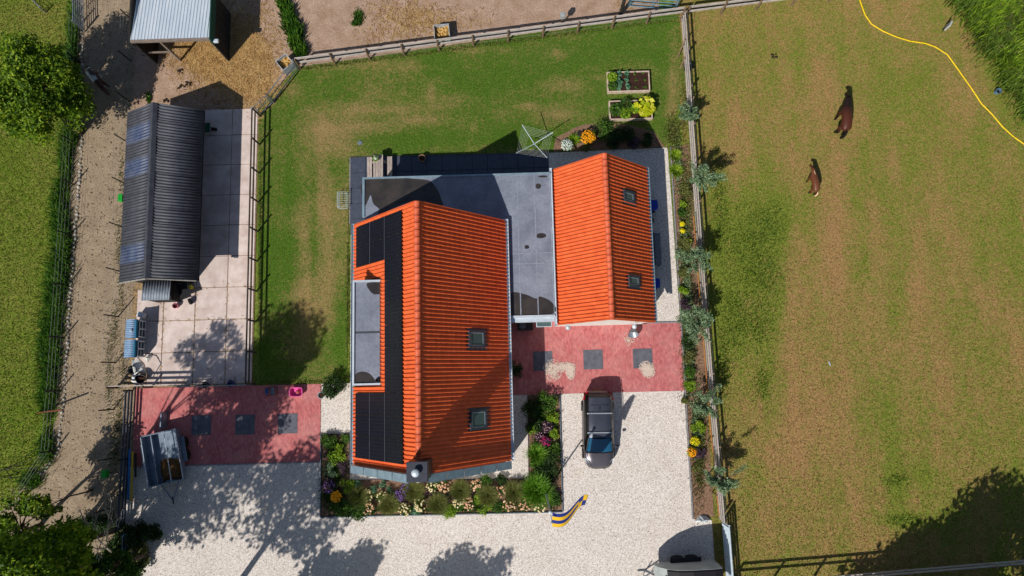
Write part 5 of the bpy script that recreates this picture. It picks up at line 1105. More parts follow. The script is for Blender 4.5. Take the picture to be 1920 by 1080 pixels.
def shrub(label, q, r, h, mat, n=None, leaf=.1, group=None, name='shrub', cat='shrub', flowers=None, nf=0, fs=.07, clumps=12, z0=.03, cr=.4):
    """leafy bush on the ground; q = photo pixel of its middle"""
    c = P(*q, h*.6); n = n or int(520*r*r/leaf/leaf*.034+350)
    o = thing(name, label, cat, (c.x, c.y, z0), 0, group)
    P_, CC = clumpy(n, (0, 0, h*.52), (r, r, h*.5), clumps, cr, .9, -.95); P_[:, 2] = np.abs(P_[:, 2]-.01)+.01
    V, F = leaf_verts(P_, leaf, .7); plant_mesh('foliage', V, F, mat, o)
    s = MB()
    for k in range(5): a = k*1.26; s.tube([(0, 0, -.03), (r*.3*math.cos(a), r*.3*math.sin(a), h*.35), (r*.6*math.cos(a), r*.6*math.sin(a), h*.7)], [.018, .012, .005], 4)
    s.build('stems', M_BARK, o, world=False)
    if flowers: heads(o, [(r*.9, r*.9, h)], flowers, nf, fs, h)
    return o
def heads(o, R_, mat, n, s, h, name='flower_heads', spread=None):
    """flower heads: small many-faced domes on the top surface"""
    r = R_[0][0]; V = []; F = []; c = 0
    for k in range(n):
        a = rng.random()*6.283; q = math.sqrt(rng.random())*r; z = h*(.55+.5*math.sqrt(max(0, 1-(q/r)**2)))*rng.uniform(.9, 1.05); ss = s*rng.uniform(.7, 1.25)
        p = np.array([q*math.cos(a), q*math.sin(a), z]); K = 6
        V += [p+np.array([0, 0, ss*.55])]+[p+np.array([ss*math.cos(b)*rng.uniform(.8, 1.1), ss*math.sin(b)*rng.uniform(.8, 1.1), ss*.1]) for b in np.arange(K)*2*math.pi/K]+[p-np.array([0, 0, ss*.4])]
        for j in range(K): F += [(c, c+1+j, c+1+(j+1) % K), (c+K+1, c+1+(j+1) % K, c+1+j)]
        c += K+2
    tag(plant_mesh(name, np.array(V), np.array(F), mat, o), kind='stuff')
def blade_verts(base, h, lean, w_, head=None):
    n = len(base); a = head if head is not None else rng.random(n)*6.283; d = np.stack([np.cos(a), np.sin(a), 0*a], 1); s = np.stack([-np.sin(a), np.cos(a), 0*a], 1); z = np.array([0, 0, 1.0])
    h = h[:, None]; l = lean[:, None]; w_ = np.broadcast_to(w_, (n,))[:, None]
    v = np.stack([base-s*w_, base+s*w_, base+d*l*.4+z*h*.65-s*w_*.8, base+d*l*.4+z*h*.65+s*w_*.8, base+d*l+z*h*np.clip(1-l/np.maximum(h, .01)*.25, .4, 1)], 1)
    f = np.arange(n*5).reshape(n, 5); F = np.concatenate([f[:, [0, 1, 3]], f[:, [0, 3, 2]], f[:, [2, 3, 4]]]); return v.reshape(-1, 3), F
def grass_clump(label, q, r, h, mat, n=420, w_=.012, group=None, name='ornamental_grass', z0=.03, cat='grass clump'):
    c = P(*q, h*.6); b = np.zeros((n, 3)); a = rng.random(n)*6.283; q_ = np.sqrt(rng.random(n))*r*.5; b[:, 0] = q_*np.cos(a); b[:, 1] = q_*np.sin(a)
    V, F = blade_verts(b, h*rng.uniform(.6, 1.05, n), r*rng.uniform(.04, 1.0, n)**.8, w_, a+rng.normal(size=n)*1.1)
    o = link(name, raw_mesh(name, V, F, mat)); o.location = (c.x, c.y, z0); return tag(o, label, cat, group)

# ---- trees in view
tree('big leafy oak overhanging the sandy track beside the meadow', (-27.9, 16.6), 7, 3.7, (2.9, 3.2, 3.3), 26000, .19, L_OAK, 130, .22, (-.35, 1.2), 'oak_tree', cr=.2)
def tree_at(label, q, z, r, n, leaf, mat, base=None, **k):
    c = P(*q, z); b = base or (c.x+.3, c.y+.3); return tree(label, b, z+r[2], z, r, n, leaf, mat, lean=(c.x-b[0], c.y-b[1]), **k)
tree_at('tall leafy tree in the shady corner by the steel gate', (72, 1085), 9.0, (3.1, 2.5, 2.8), 12000, .21, L_OAK, (-24.4, -10.2), clumps=70, trunk=.24, name='oak_tree', cr=.22)
tree_at('very tall tree rising behind the steel gate', (-40, 1115), 13.0, (2.6, 2.2, 2.2), 3600, .24, L_OAK, (-24.0, -10.9), clumps=30, trunk=.22, name='tall_tree', cr=.3)
tree_at('slim tall tree with thin crown behind the shady hedge', (8, 1075), 12.0, (2.1, 1.6, 1.8), 2600, .22, L_OAK, (-23.6, -9.6), clumps=26, trunk=.16, name='tall_tree', cr=.28)
tree_at('tall thin-crowned tree beside the end of the sandy track', (-110, 1016), 11.0, (2.3, 1.9, 1.6), 2600, .22, L_OAK, (-27.2, -9.0), clumps=28, trunk=.14, name='tall_tree', cr=.26)
tree_at('loose young tree with open crown at the bend of the track', (45, 985), 4.2, (1.9, 1.7, 1.3), 3800, .19, L_OAK, (-28.9, -7.9), clumps=34, trunk=.12, name='young_tree', cr=.2)
tree_at('small sapling with two leafy tufts beside the bend of the track', (100, 945), 3.0, (.55, .7, .5), 420, .17, L_OAK, clumps=7, trunk=.05, name='sapling', cr=.34)
tree_at('bushy tree in front of the dead branches', (135, 1030), 4.0, (1.7, 1.5, 1.6), 5200, .17, L_OAK, clumps=50, trunk=.14, name='leafy_tree', cr=.22)
tree_at('dark leafy tree behind the dead branches', (205, 1075), 3.2, (1.7, 1.2, 1.6), 5600, .16, L_MID, clumps=46, trunk=.14, name='leafy_tree', cr=.24)
tree_at('light green bushy tree at the foot of the tall trees', (20, 1065), 5.0, (2.0, 1.8, 1.8), 6500, .18, L_OAK, clumps=50, trunk=.15, name='leafy_tree', cr=.22)
for q, r, h, m_, lab in (((258, 1005), .75, 1.1, L_DARK, 'dark hedge bush behind the slate gate'), ((282, 1000), .6, .9, L_DARK, 'dark hedge bush at the gravel corner'), ((262, 1040), .8, .8, L_OLIVE, 'olive bush at the gravel edge below the hedge'), ((225, 1000), .8, 1.0, L_DARK, 'dark undergrowth bush between the gate and dead tree'), ((195, 985), .7, .9, L_DARK, 'dark undergrowth bush before the dead tree'), ((245, 1070), .8, .9, L_DARK, 'dark bush at the drive entrance'), ((160, 990), .7, .8, L_MID, 'green bush at the shaded track end'), ((218, 1035), .8, .7, L_DARK, 'low dark bush under the dead branches')): shrub(lab, q, r, h, m_, 1500, .12, None, 'bush')
# a leafless tree
dt = thing('dead_tree', 'bare pale dead tree standing among the shady leaves', 'tree', (*P(178, 1062, 2.0)[:2], 0)); m = MB()
def twig(a, d, l, r, k):
    b = a+d*l; m.tube([a, a.lerp(b, .5)+Vector((random.uniform(-.08, .08),)*3), b], [r, r*.8, r*.5], 5)
    if k:
        for _ in range(3 if k > 1 else 2): twig(a.lerp(b, random.uniform(.5, 1)), (d+Vector((random.uniform(-.75, .75), random.uniform(-.35, .9), random.uniform(-.15, .35)))).normalized(), l*random.uniform(.55, .8), r*.62, k-1)
twig(Vector((0, 0, -.1)), Vector((.2, .55, 1)).normalized(), 2.6, .075, 4); m.build('branches', M_DEAD, dt, world=False)
# ---- roadside trees that only reach the picture with their shade
for lab, x, y, H, r, cz, m_ in (('roadside lime tree opposite the box trailer', -19.3, -14.6, 13, (3.4, 3.0, 3.2), 9.6, L_OAK), ('roadside tree shading the brick yard', -25.6, -14.2, 14, (3.4, 3.2, 3.6), 10.5, L_OAK), ('narrow roadside tree by the drive entrance', -16.6, -17.0, 8, (1.2, 1.2, 3.6), 5.6, L_DARK), ('narrow roadside tree second from the drive entrance', -14.4, -16.8, 8, (1.3, 1.3, 3.6), 5.8, L_DARK), ('bushy roadside tree across from the front bed', -9.0, -17.6, 8, (1.9, 1.6, 3.2), 6.0, L_MID), ('pointed roadside tree across from the flag', -6.7, -17.4, 9, (1.5, 1.5, 3.6), 6.2, L_DARK), ('broad roadside tree beyond the street side of the pasture', 19.2, -16.3, 9, (3.4, 2.9, 2.6), 5.2, L_OAK), ('bushy roadside tree between two broad ones by the pasture', 22.2, -15.8, 9, (2.8, 2.6, 2.6), 4.8, L_OAK), ('tall broad roadside tree at the far pasture corner', 25.0, -15.0, 11, (3.9, 3.2, 3.2), 6.2, L_OAK)):
    tree(lab, (x, y), H, cz, r, 9500 if x > 0 else 4200, .3, m_, 34, .2, (0, 0), 'roadside_tree')
# ---- silver-leaved border trees along the fence
for n_, (q, r, lab, h) in enumerate((((1291, 214), .62, 'small silver-leaved tree at the fence near the raised beds', 2.3), ((1316, 332), .95, 'silver-leaved tree by the white gravel edge north of the bins', 2.7), ((1308, 482), .8, 'silver-leaved tree beside the two yellow flower clumps', 2.6), ((1312, 598), .95, 'silver-leaved tree at the corner of the brick paving', 2.6), ((1328, 762), .95, 'silver-leaved tree with long feathery sprays beside the drive', 2.6), ((1352, 902), .95, 'silver-leaved tree leaning over the fence near the feed sack', 2.6))):
    c = P(*q, h*.8); b = Vector((min(c.x, 11.05)-.1, c.y, 0)); o = thing('silver_tree', lab, 'tree', b, 0, 'silver-leaved trees along the fence')
    m = MB(); n_b = (20, 30, 24, 34, 22, 28)[n_]; phi = rng.random()*6.283; tips = []; root = Vector((0, 0, 0)); top = Vector((c.x-b.x, 0, h*.78)); m.tube([root-Vector((0, 0, .1)), root.lerp(top, .5)+Vector((.04, .03, 0)), top], [.045, .035, .02], 6)
    for k in range(n_b):
        a = rng.random()*6.283; l = r*rng.uniform(.35, 1.15)*(1+.45*math.cos(a-phi)); s = root.lerp(top, rng.uniform(.5, 1)); e = top+Vector((l*math.cos(a), l*math.sin(a), rng.uniform(-.35, .45))); md_ = s.lerp(e, .5)+Vector((0, 0, .12)); m.tube([s, md_, e], [.014, .009, .004], 4); tips += [np.array(s.lerp(md_, t)) for t in (.6, .9)]+[np.array(md_.lerp(e, t)) for t in (.15, .3, .45, .6, .75, .9, 1.05)]*2
    m.build('trunk', M_BARK, o, smooth=True, world=False); tp_ = np.array(tips); pts = np.repeat(tp_, 7, 0)+rng.normal(size=(len(tp_)*7, 3))*.07
    V, F = leaf_verts(pts, .13, .4, .32); plant_mesh('crown', V, F, L_SILV, o)
# ---- front bed
GG = 'feathery grasses in the front bed'; HG = 'hydrangeas in the front bed'; RG = 'clipped round bushes in the front bed'
for n_, q in enumerate(((672, 932), (730, 945), (775, 920), (821, 944), (863, 920), (915, 930), (963, 922))):
    grass_clump('feathery olive grass clump in the front bed'+(' touching the orange daisies' if n_ == 0 else ''), q, .62, .75, L_FEATH, 1500, .009, GG)
HP = ['beside the orange daisies', 'between the clipped round bushes and a feathery grass', 'behind the wide green bush', 'at the edging below the purple flowers', 'at the edging beside a small blue green plant', 'close to the chimney foot', 'between the chimney foot and a feathery grass', 'against the gravel strip between two feathery grasses', 'at the edging beside light green plants', 'at the edging between two feathery grasses', 'beside the last feathery grass before the fountain grass', 'at the edging beside low green plants', 'on the open soil beside the fountain grass', 'under the edge of the bright fountain grass']
for q, f_, lab in (((688, 928), F_CREAM, 'cream'), ((716, 932), F_CREAM, 'cream'), ((690, 952), F_PEACH, 'peach'), ((758, 955), F_CREAM, 'cream'), ((787, 946), F_CREAM, 'cream'), ((812, 910), F_CREAM, 'cream'), ((832, 912), F_PEACH, 'peach'), ((893, 911), F_PEACH, 'peach'), ((862, 944), F_CREAM, 'cream'), ((880, 944), F_PEACH, 'peach'), ((940, 920), F_PEACH, 'peach'), ((955, 946), F_PEACH, 'peach'), ((985, 945), F_PEACH, 'peach'), ((1012, 948), F_CREAM, 'cream')):
    shrub('low hydrangea with %s flower heads %s' % (lab, HP.pop(0)), q, .42, .42, L_MID, 420, .09, HG, 'hydrangea', 'hydrangea', f_, 26, .075)
for q, lab in (((671, 908), 'next to the yellow green bush'), ((700, 917), 'between two others of its row'), ((718, 907), 'closest to the gravel strip'), ((731, 919), 'next to the purple flowers')): shrub('small dark clipped round bush '+lab, q, .25, .4, L_BLUE, 420, .06, RG, 'round_bush')
grass_clump('large bright green fountain grass at the foot of the flagpole', (1007, 920), .92, 1.05, L_BLADE, 1500, .014)
grass_clump('green fountain grass halfway down the short arm of the bed', (1006, 850), .62, .8, L_BLADE, 900, .011)
for a in (((617, 829), .42, .6, L_MID, 'leafy green shrub at the top of the narrow bed', .1), ((635, 841), .25, .35, L_LIME, 'small lime green shrub in the narrow bed', .08), ((629, 856), .45, .45, L_LIME, 'variegated light green shrub across the narrow bed', .12), ((647, 824), .28, .4, L_MID, 'small grey green herb in the narrow bed corner', .07), ((652, 912), .42, .5, L_LIME, 'yellow green bush in the corner of the bed', .08), ((640, 952), .55, .55, L_MID, 'spreading green bush at the bed corner', .09), ((668, 957), .68, .55, L_MID, 'wide green bush spilling over the bed edging', .09), ((822, 905), .3, .45, L_MID, 'green shrub behind the chimney side of the bed', .1), ((778, 958), .25, .3, L_BLUE, 'small blue green plant at the front edging', .09), ((905, 944), .5, .4, L_LIME, 'light green plants at the front edging', .1), ((932, 951), .35, .25, L_MID, 'low green plants at the front edging', .09), ((910, 905), .36, .45, L_MID, 'leafy shrub against the gravel strip', .1), ((940, 902), .34, .4, L_DARK, 'dark green shrub against the gravel strip', .1), ((846, 955), .5, .18, L_LIME, 'flat green ground cover along the front edging', .08),
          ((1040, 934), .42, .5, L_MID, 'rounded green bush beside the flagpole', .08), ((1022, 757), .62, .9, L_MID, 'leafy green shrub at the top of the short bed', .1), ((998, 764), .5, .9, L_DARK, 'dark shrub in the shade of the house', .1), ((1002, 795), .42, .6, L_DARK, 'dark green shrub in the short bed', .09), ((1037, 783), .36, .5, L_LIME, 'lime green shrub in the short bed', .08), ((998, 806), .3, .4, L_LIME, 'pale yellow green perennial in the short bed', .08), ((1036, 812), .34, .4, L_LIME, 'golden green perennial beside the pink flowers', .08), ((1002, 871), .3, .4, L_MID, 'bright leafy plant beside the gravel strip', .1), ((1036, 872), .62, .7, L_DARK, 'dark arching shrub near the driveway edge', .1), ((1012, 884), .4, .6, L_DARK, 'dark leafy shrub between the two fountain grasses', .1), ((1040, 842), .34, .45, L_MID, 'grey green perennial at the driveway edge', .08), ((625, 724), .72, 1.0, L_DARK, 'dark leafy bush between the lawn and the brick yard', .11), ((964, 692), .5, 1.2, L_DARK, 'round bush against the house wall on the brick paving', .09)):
    shrub(a[4], a[0], a[1]*1.18, a[2]*1.05, a[3], None, a[5])
for q, lab in (((618, 882), 'greyish lavender bush in the narrow bed'), ((642, 878), 'grey green sage bush in the narrow bed')): shrub(lab, q, .48, .5, L_SILV if 'sage' not in lab else L_PURP, 800, .06)
for q, lab, f_, n_, r in (((615, 912), 'purple flowering herb at the bed corner', F_PURP, 40, .45), ((752, 928), 'purple flowering perennial before the gable', F_PURP, 60, .42), ((762, 912), 'purple flowering perennial beside the chimney', F_PURP, 50, .4), ((1022, 828), 'bush with deep pink flowers in the short bed', F_PINK, 60, .38), ((1012, 818), 'dark purple leaved perennial beside the pink flowers', F_MAUVE, 20, .34), ((1026, 800), 'purple tinted perennial in the short bed', F_MAUVE, 24, .4)):
    shrub(lab, q, r, .5, L_PURP, 900, .07, None, 'flowering_herb', 'perennial', f_, n_, .045)
shrub('clump of orange daisies in the corner of the front bed', (631, 931), .36, .5, L_MID, 420, .08, None, 'orange_daisies', 'flowers', F_ORANGE, 110, .06)
# ---- garden north of the garage
shrub('tall clump of golden yellow daisies behind the garage', (1103, 258), .52, .85, L_MID, 520, .08, None, 'yellow_daisies', 'flowers', F_ORANGE, 230, .055)
shrub('mound of small white flowers at the end of the terrace', (1063, 272), .42, .5, L_SILV, 420, .06, None, 'white_flowers', 'flowers', F_WHITE, 130, .05)
grass_clump('yellow green grass between the white and yellow flowers', (1076, 262), .42, .6, L_LIME, 360, .014)
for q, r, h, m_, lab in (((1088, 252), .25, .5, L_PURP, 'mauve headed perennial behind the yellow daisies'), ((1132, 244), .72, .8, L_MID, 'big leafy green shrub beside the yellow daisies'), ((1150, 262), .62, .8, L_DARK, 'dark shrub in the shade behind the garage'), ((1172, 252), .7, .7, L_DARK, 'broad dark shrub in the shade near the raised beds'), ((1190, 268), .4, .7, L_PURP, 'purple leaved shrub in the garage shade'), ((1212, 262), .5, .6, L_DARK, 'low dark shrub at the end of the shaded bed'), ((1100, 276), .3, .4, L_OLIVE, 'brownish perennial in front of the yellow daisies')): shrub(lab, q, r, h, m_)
# ---- border along the fence
BG = 'mixed plants in the fence border'
for q, r, h, m_, lab, kind in (((1266, 291), .42, .5, L_LIME, 'yellow green strappy clump nearest the raised beds', 'g'), ((1268, 320), .5, .5, L_LIME, 'yellow green strappy clump beside the second silver tree', 'g'), ((1279, 384), .26, .35, L_LIME, 'bright leafy plant north of the yellow flowers', 's'), ((1278, 398), .28, .35, L_MID, 'bright green leafy plant just north of the yellow flowers', 's'), ((1283, 460), .5, .5, L_OLIVE, 'straggly olive perennial south of the yellow flowers', 's'), ((1276, 478), .4, .4, L_SILV, 'grey green perennial spilling onto the gravel', 's'), ((1291, 452), .25, .4, L_LIME, 'small lime bush by the brown rail', 's'), ((1281, 512), .45, .5, L_OLIVE, 'olive green perennial beside the log store', 's'), ((1281, 546), .36, .4, L_LIME, 'fresh green bush near the brick paving corner', 's'), ((1285, 570), .36, .5, L_PURP, 'brownish perennial near the brick paving corner', 's'), ((1290, 640), .45, .5, L_DARK, 'dark mixed perennial beside the bricks', 's'), ((1293, 670), .45, .5, L_OLIVE, 'olive mixed perennial beside the bricks', 's'), ((1296, 700), .42, .5, L_MID, 'green bush at the end of the brick paving', 's'), ((1296, 722), .4, .4, L_LIME, 'lime bush at the end of the brick paving', 's'), ((1310, 800), .45, .5, L_LIME, 'yellow green bush beside the drive kerb', 's'), ((1311, 850), .42, .4, L_PURP, 'dry purple brown perennial beside the kerb', 's'), ((1305, 880), .3, .3, L_OLIVE, 'low olive perennial beside the kerb', 's'), ((1296, 615), .5, .4, L_SILV, 'silver ground cover at the paving corner', 's'), ((1286, 355), .5, .4, L_OLIVE, 'olive ground cover beneath the second silver tree', 's'), ((1284, 752), .2, .3, L_OLIVE, 'small dry tuft at the kerb', 's')):
    if kind == 'g': grass_clump(lab, q, r, h, m_, 300, .016, BG)
    else: shrub(lab, q, r, h, m_, None, .085, BG)
for q, lab in (((1279, 420), 'round clump of bright yellow flowers beside the log store path'), ((1280, 433), 'second round clump of bright yellow flowers just south of its twin')): shrub(lab, q, .17, .3, L_LIME, 120, .06, 'yellow flower clumps', 'yellow_flowers', 'flowers', F_YELL, 60, .05)
for q, lab in (((1303, 827), 'yellow flowering bush beside the kerb'), ((1297, 847), 'orange yellow flowering bush beside the kerb')): shrub(lab, q, .32, .4, L_LIME, 240, .07, None, 'yellow_flowers', 'flowers', F_YELL if q[0] > 1300 else F_ORANGE, 70, .05)
# ---- vegetables in the raised boxes
def veg(label, x, y, r, h, mat, n, leaf, z=.27, name='vegetable_plant', group=None):
    P_ = blob_points(n, (0, 0, h*.5), (r, r, h*.5), .6); P_[:, 2] = np.abs(P_[:, 2]); V, F = leaf_verts(P_, leaf, 1.2, .7); o = link(name, raw_mesh(name, V, F, mat)); o.location = (x, y, z); return tag(o, label, 'vegetables', group)
veg('dense bright green leafy crop filling one end of the half empty bed', 6.42, 18.95, .32, .4, L_LIME, 420, .11); veg('dark green parsley clump in the corner of the half empty bed', 6.42, 18.35, .3, .35, L_MID, 420, .09)
for x, y in ((6.86, 19.2), (6.82, 18.75), (6.9, 18.6), (6.86, 18.25), (7.35, 19.2), (7.32, 18.8), (7.4, 18.32)): veg('young cabbage with pale blue green leaves', x, y, .15, .22, L_BLUE, 16, .2, .27, 'cabbage', 'young cabbages in the raised bed')
for x, y in ((7.9, 19.2), (8.4, 19.25), (7.95, 18.75), (8.5, 18.78), (7.95, 18.25), (8.5, 18.25)): veg('tiny seedling in bare dark soil', x, y, .1, .1, L_MID, 7, .12, .27, 'seedling', 'seedlings in the raised bed')
veg('mixed green leaves at the sunny end of the crowded bed', 6.55, 16.75, .42, .4, L_MID, 460, .12); veg('lettuce row in the crowded bed', 7.15, 16.5, .36, .4, L_LIME, 380, .12); veg('feathery carrot greens in the crowded bed', 7.2, 17.1, .4, .4, L_MID, 460, .08)
veg('courgette plant with big yellow green leaves spilling from the crowded bed', 8.35, 16.85, .62, .7, L_YEL, 90, .34); veg('courgette seedling with yellow leaves beside the big one', 7.75, 16.7, .26, .5, L_LIME, 34, .26)
fo = thing('table_flowers', 'small white flowering plant on the picnic table', 'flowers', (-8.62, 13.85, .9)); V, F = leaf_verts(blob_points(160, (0, 0, .1), (.2, .2, .14)), .08, .6); plant_mesh('foliage', V, F, L_LIME, fo); heads(fo, [(.13, .13, .2)], F_WHITE, 26, .05, .2)

# ================================================================ GRASS AND GROUND COVER
def scatter(n, poly):
    xs_ = [p[0] for p in poly]; ys_ = [p[1] for p in poly]; x0, x1, y0, y1 = max(min(xs_), -34), min(max(xs_), 34), max(min(ys_), -13), min(max(ys_), 26)
    x = rng.uniform(x0, x1, n); y = rng.uniform(y0, y1, n); k = in_poly(x, y, poly); return x[k], y[k]
def turf(name, poly, n, fn, mat, h=(.03, .09), keep=None, w_=.02):
    x, y = scatter(n, poly); d = fn(x, y)
    if keep is not None: k = keep(x, y, d); x, y, d = x[k], y[k], d[k]
    m_ = len(x); b = np.stack([x, y, np.full(m_, .004)], 1); hh = rng.uniform(*h, m_); a = rng.random(m_)*6.283; s = np.stack([-np.sin(a), np.cos(a), 0*a], 1)*w_; t = np.stack([np.cos(a), np.sin(a), 0*a], 1)*(hh*rng.uniform(.2, 1.1, m_))[:, None]
    V = np.stack([b-s, b+s, b+t+np.stack([0*hh, 0*hh, hh], 1)], 1).reshape(-1, 3); me = raw_mesh(name, V, np.arange(m_*3).reshape(m_, 3), mat)
    at = me.attributes.new('dry', 'FLOAT', 'POINT'); at.data.foreach_set('value', np.repeat(np.clip(d, -1, 2), 3).astype(np.float32)); return tag(link(name, me), kind='stuff')
OUT = [(-.2, 2.7, 14.0, 16.2)]
turf('lawn_grass', POLY_LAWN, 150000, lawn_dry, M_LAWN, (.02, .06)); turf('pasture_grass', POLY_PAST, 170000, past_dry, M_PAST, (.03, .1), w_=.025); turf('meadow_grass', POLY_MEAD, 70000, mead_dry, M_MEAD, (.03, .1), w_=.025)
def rank(name, strips, n_per, hr, mat=None, w_=.014, lean=.7):
    """tall rough grass: strips = (px, py, rx, ry) soft patches"""
    B = []; Hh = []
    for a, b, rx, ry in strips:
        n = int(n_per*rx*ry/400); gx = a+rng.normal(size=n)*rx*.5; gy = b+rng.normal(size=n)*ry*.5
        for u, v in zip(gx, gy): p = P(u, v); B.append((p.x, p.y, .0)); Hh.append(rng.uniform(*hr))
    B = np.array(B); Hh = np.array(Hh); V, F = blade_verts(B, Hh, Hh*rng.uniform(.2, lean, len(B)), w_); return tag(link(name, raw_mesh(name, V, F, mat or L_RANK)), kind='stuff')
rank('rough_pasture_grass', [(1400, 460, 60, 80), (1430, 520, 40, 60), (1375, 600, 34, 80), (1420, 610, 36, 50), (1350, 410, 18, 100), (1440, 420, 36, 50), (1355, 690, 16, 80), (1700, 975, 40, 12), (1680, 900, 30, 16), (1345, 330, 14, 60), (1430, 720, 20, 40)], 150, (.06, .2), L_ROUGH, .022)
rank('ditch_grass', [(1810, 10, 30, 20), (1840, 40, 34, 30), (1870, 80, 40, 40), (1905, 130, 36, 50), (1925, 190, 24, 40), (1880, 30, 50, 40), (1930, 60, 50, 60), (1850, 75, 16, 22), (1890, 150, 16, 24)], 420, (.3, .8), L_ROUGH, .022)
rank('ditch_weeds', [(1845, 45, 30, 30), (1890, 110, 24, 40), (1870, 20, 40, 20), (1912, 60, 20, 30)], 260, (.5, 1.1), L_LIME, .03)
rank('ditch_reeds', [(1870, 60, 50, 40), (1910, 120, 30, 50), (1900, 30, 50, 30)], 200, (.4, .9), L_OLIVE, .022)
rank('fence_weeds', [(125, 300, 12, 60), (120, 460, 16, 80), (105, 560, 18, 80), (95, 660, 20, 70), (92, 740, 16, 40), (112, 400, 12, 60), (140, 240, 10, 40), (140, 60, 10, 60), (128, 150, 20, 60), (90, 840, 14, 30), (60, 900, 20, 16)], 700, (.2, .7), L_RANK, .02)
rank('track_weeds', [(228, 330, 6, 60), (222, 470, 7, 60), (216, 620, 8, 60), (232, 690, 8, 40), (222, 790, 14, 60), (215, 850, 12, 40), (250, 700, 8, 20), (205, 700, 8, 100), (228, 560, 8, 40)], 170, (.06, .22), L_OLIVE, .018)
rank('nettle_strip', [(532, 5, 8, 20), (542, 35, 10, 24), (555, 70, 12, 24), (566, 98, 10, 12)], 1500, (.3, .7), L_RANK, .035, .5)
rank('lawn_edge_tufts', [*[(u, 131-(u-560)*.132, 26, 3) for u in range(580, 1270, 30)], (488, 450, 3, 240), (570, 716, 80, 4), (653, 560, 4, 150), (1282, 200, 8, 60)], 420, (.06, .2), L_OLIVE, .015)
rank('paddock_weeds', [(672, 32, 8, 12), (668, 44, 8, 5), (280, 185, 4, 10), (325, 240, 10, 4)], 2200, (.06, .25), L_MID, .03)
rank('border_weeds', [(1285, 400, 14, 120), (1290, 620, 14, 120), (1310, 830, 14, 100), (1262, 250, 14, 30)], 900, (.06, .25), L_OLIVE, .02)
rank('bed_cover', [(630, 840, 18, 20), (630, 880, 20, 26), (625, 930, 20, 24), (670, 955, 40, 10), (1005, 770, 16, 24), (1025, 800, 20, 30), (1022, 850, 22, 30), (1020, 890, 24, 16), (1035, 940, 12, 14), (800, 955, 150, 5), (930, 950, 60, 6)], 900, (.06, .28), L_MID, .025)
rank('bed_herbs', [(625, 900, 20, 30), (1015, 820, 20, 24), (1030, 865, 16, 20), (755, 930, 20, 16), (840, 930, 120, 16)], 420, (.08, .26), L_PURP, .022)
rank('border_cover', [(1283, 470, 10, 60), (1287, 560, 10, 60), (1292, 660, 10, 80), (1306, 800, 10, 60), (1270, 310, 8, 40)], 700, (.08, .3), L_SILV, .025)
# straw strewn over the paddock
x, y = scatter(42000, POLY_PADD); s_ = straw_at(x, y)+.5*(rng.random(len(x))-.5); k = s_ > .2; x, y = x[k], y[k]; n = len(x); a = rng.random(n)*6.283; d = np.stack([np.cos(a), np.sin(a), rng.normal(size=n)*.15], 1)*rng.uniform(.06, .16, n)[:, None]; s = np.stack([-np.sin(a), np.cos(a), 0*a], 1)*.012; b = np.stack([x, y, np.full(n, .035)], 1)
tag(link('straw', raw_mesh('straw', np.stack([b-d-s, b+d-s, b+d+s, b-d+s], 1).reshape(-1, 3), np.arange(n*4).reshape(n, 4), leafmat('straw_stalk', [(0, c3(118, 86, 48)), (.5, c3(172, 138, 86)), (1, c3(220, 192, 136))], trans=.05))), kind='stuff')
x, y = scatter(9000, POLY_TRACK); k = rng.random(len(x)) < .55; x, y = x[k], y[k]; n = len(x); a = rng.random(n)*6.283; d = np.stack([np.cos(a), np.sin(a), rng.normal(size=n)*.2], 1)*rng.uniform(.02, .09, n)[:, None]; s = np.stack([-np.sin(a), np.cos(a), 0*a], 1)*rng.uniform(.008, .03, n)[:, None]; b = np.stack([x, y, np.full(n, .02)], 1)
tag(link('track_litter', raw_mesh('track_litter', np.stack([b-d-s, b+d-s, b+d+s+np.array([0, 0, .03]), b-d+s], 1).reshape(-1, 3), np.arange(n*4).reshape(n, 4), leafmat('track_crumbs', [(0, c3(70, 58, 44)), (.5, c3(140, 122, 98)), (1, c3(206, 190, 164))], trans=.02))), kind='stuff')
# stray straw and dirt on the concrete
x = rng.uniform(-23.6, -16.5, 1500); y = rng.uniform(.2, 6.5, 1500); gx = np.min(np.abs(x[:, None]-np.array([-22.02, -20.05, -18.07])[None]), 1); gy = np.min(np.abs(y[:, None]-np.array([2.15, 4.13, 6.14])[None]), 1); k = (np.minimum(gx, gy) < .12*rng.random(1500)) | (rng.random(1500) < .05) | (y < .5); x, y = x[k], y[k]; n = len(x); a = rng.random(n)*6.283; d = np.stack([np.cos(a), np.sin(a), 0*a], 1)*rng.uniform(.03, .1, n)[:, None]; s = np.stack([-np.sin(a), np.cos(a), 0*a], 1)*.014; b = np.stack([x, y, np.full(n, .062)], 1)
tag(link('yard_straw', raw_mesh('yard_straw', np.stack([b-d-s, b+d-s, b+d+s, b-d+s], 1).reshape(-1, 3), np.arange(n*4).reshape(n, 4), MATS['straw_stalk'])), kind='stuff')
# droppings
for q, lab in (((340, 134), 'dark droppings on the straw yard below the shelter'), ((352, 157), 'dark droppings in the middle of the straw yard'), ((340, 163), 'small dark droppings in the middle of the straw yard'), ((311, 188), 'dark droppings beside the barn gable'), ((1450, 106), 'dark droppings on the dry pasture')):
    c = P(*q); m = MB()
    for _ in range(9): m.ball((c.x+random.uniform(-.22, .22), c.y+random.uniform(-.14, .14), .05), random.uniform(.05, .09), 6, sq=.7)
    tag(m.build('droppings', col('dung', 52, 42, 30, rough=.9)), lab, 'droppings')

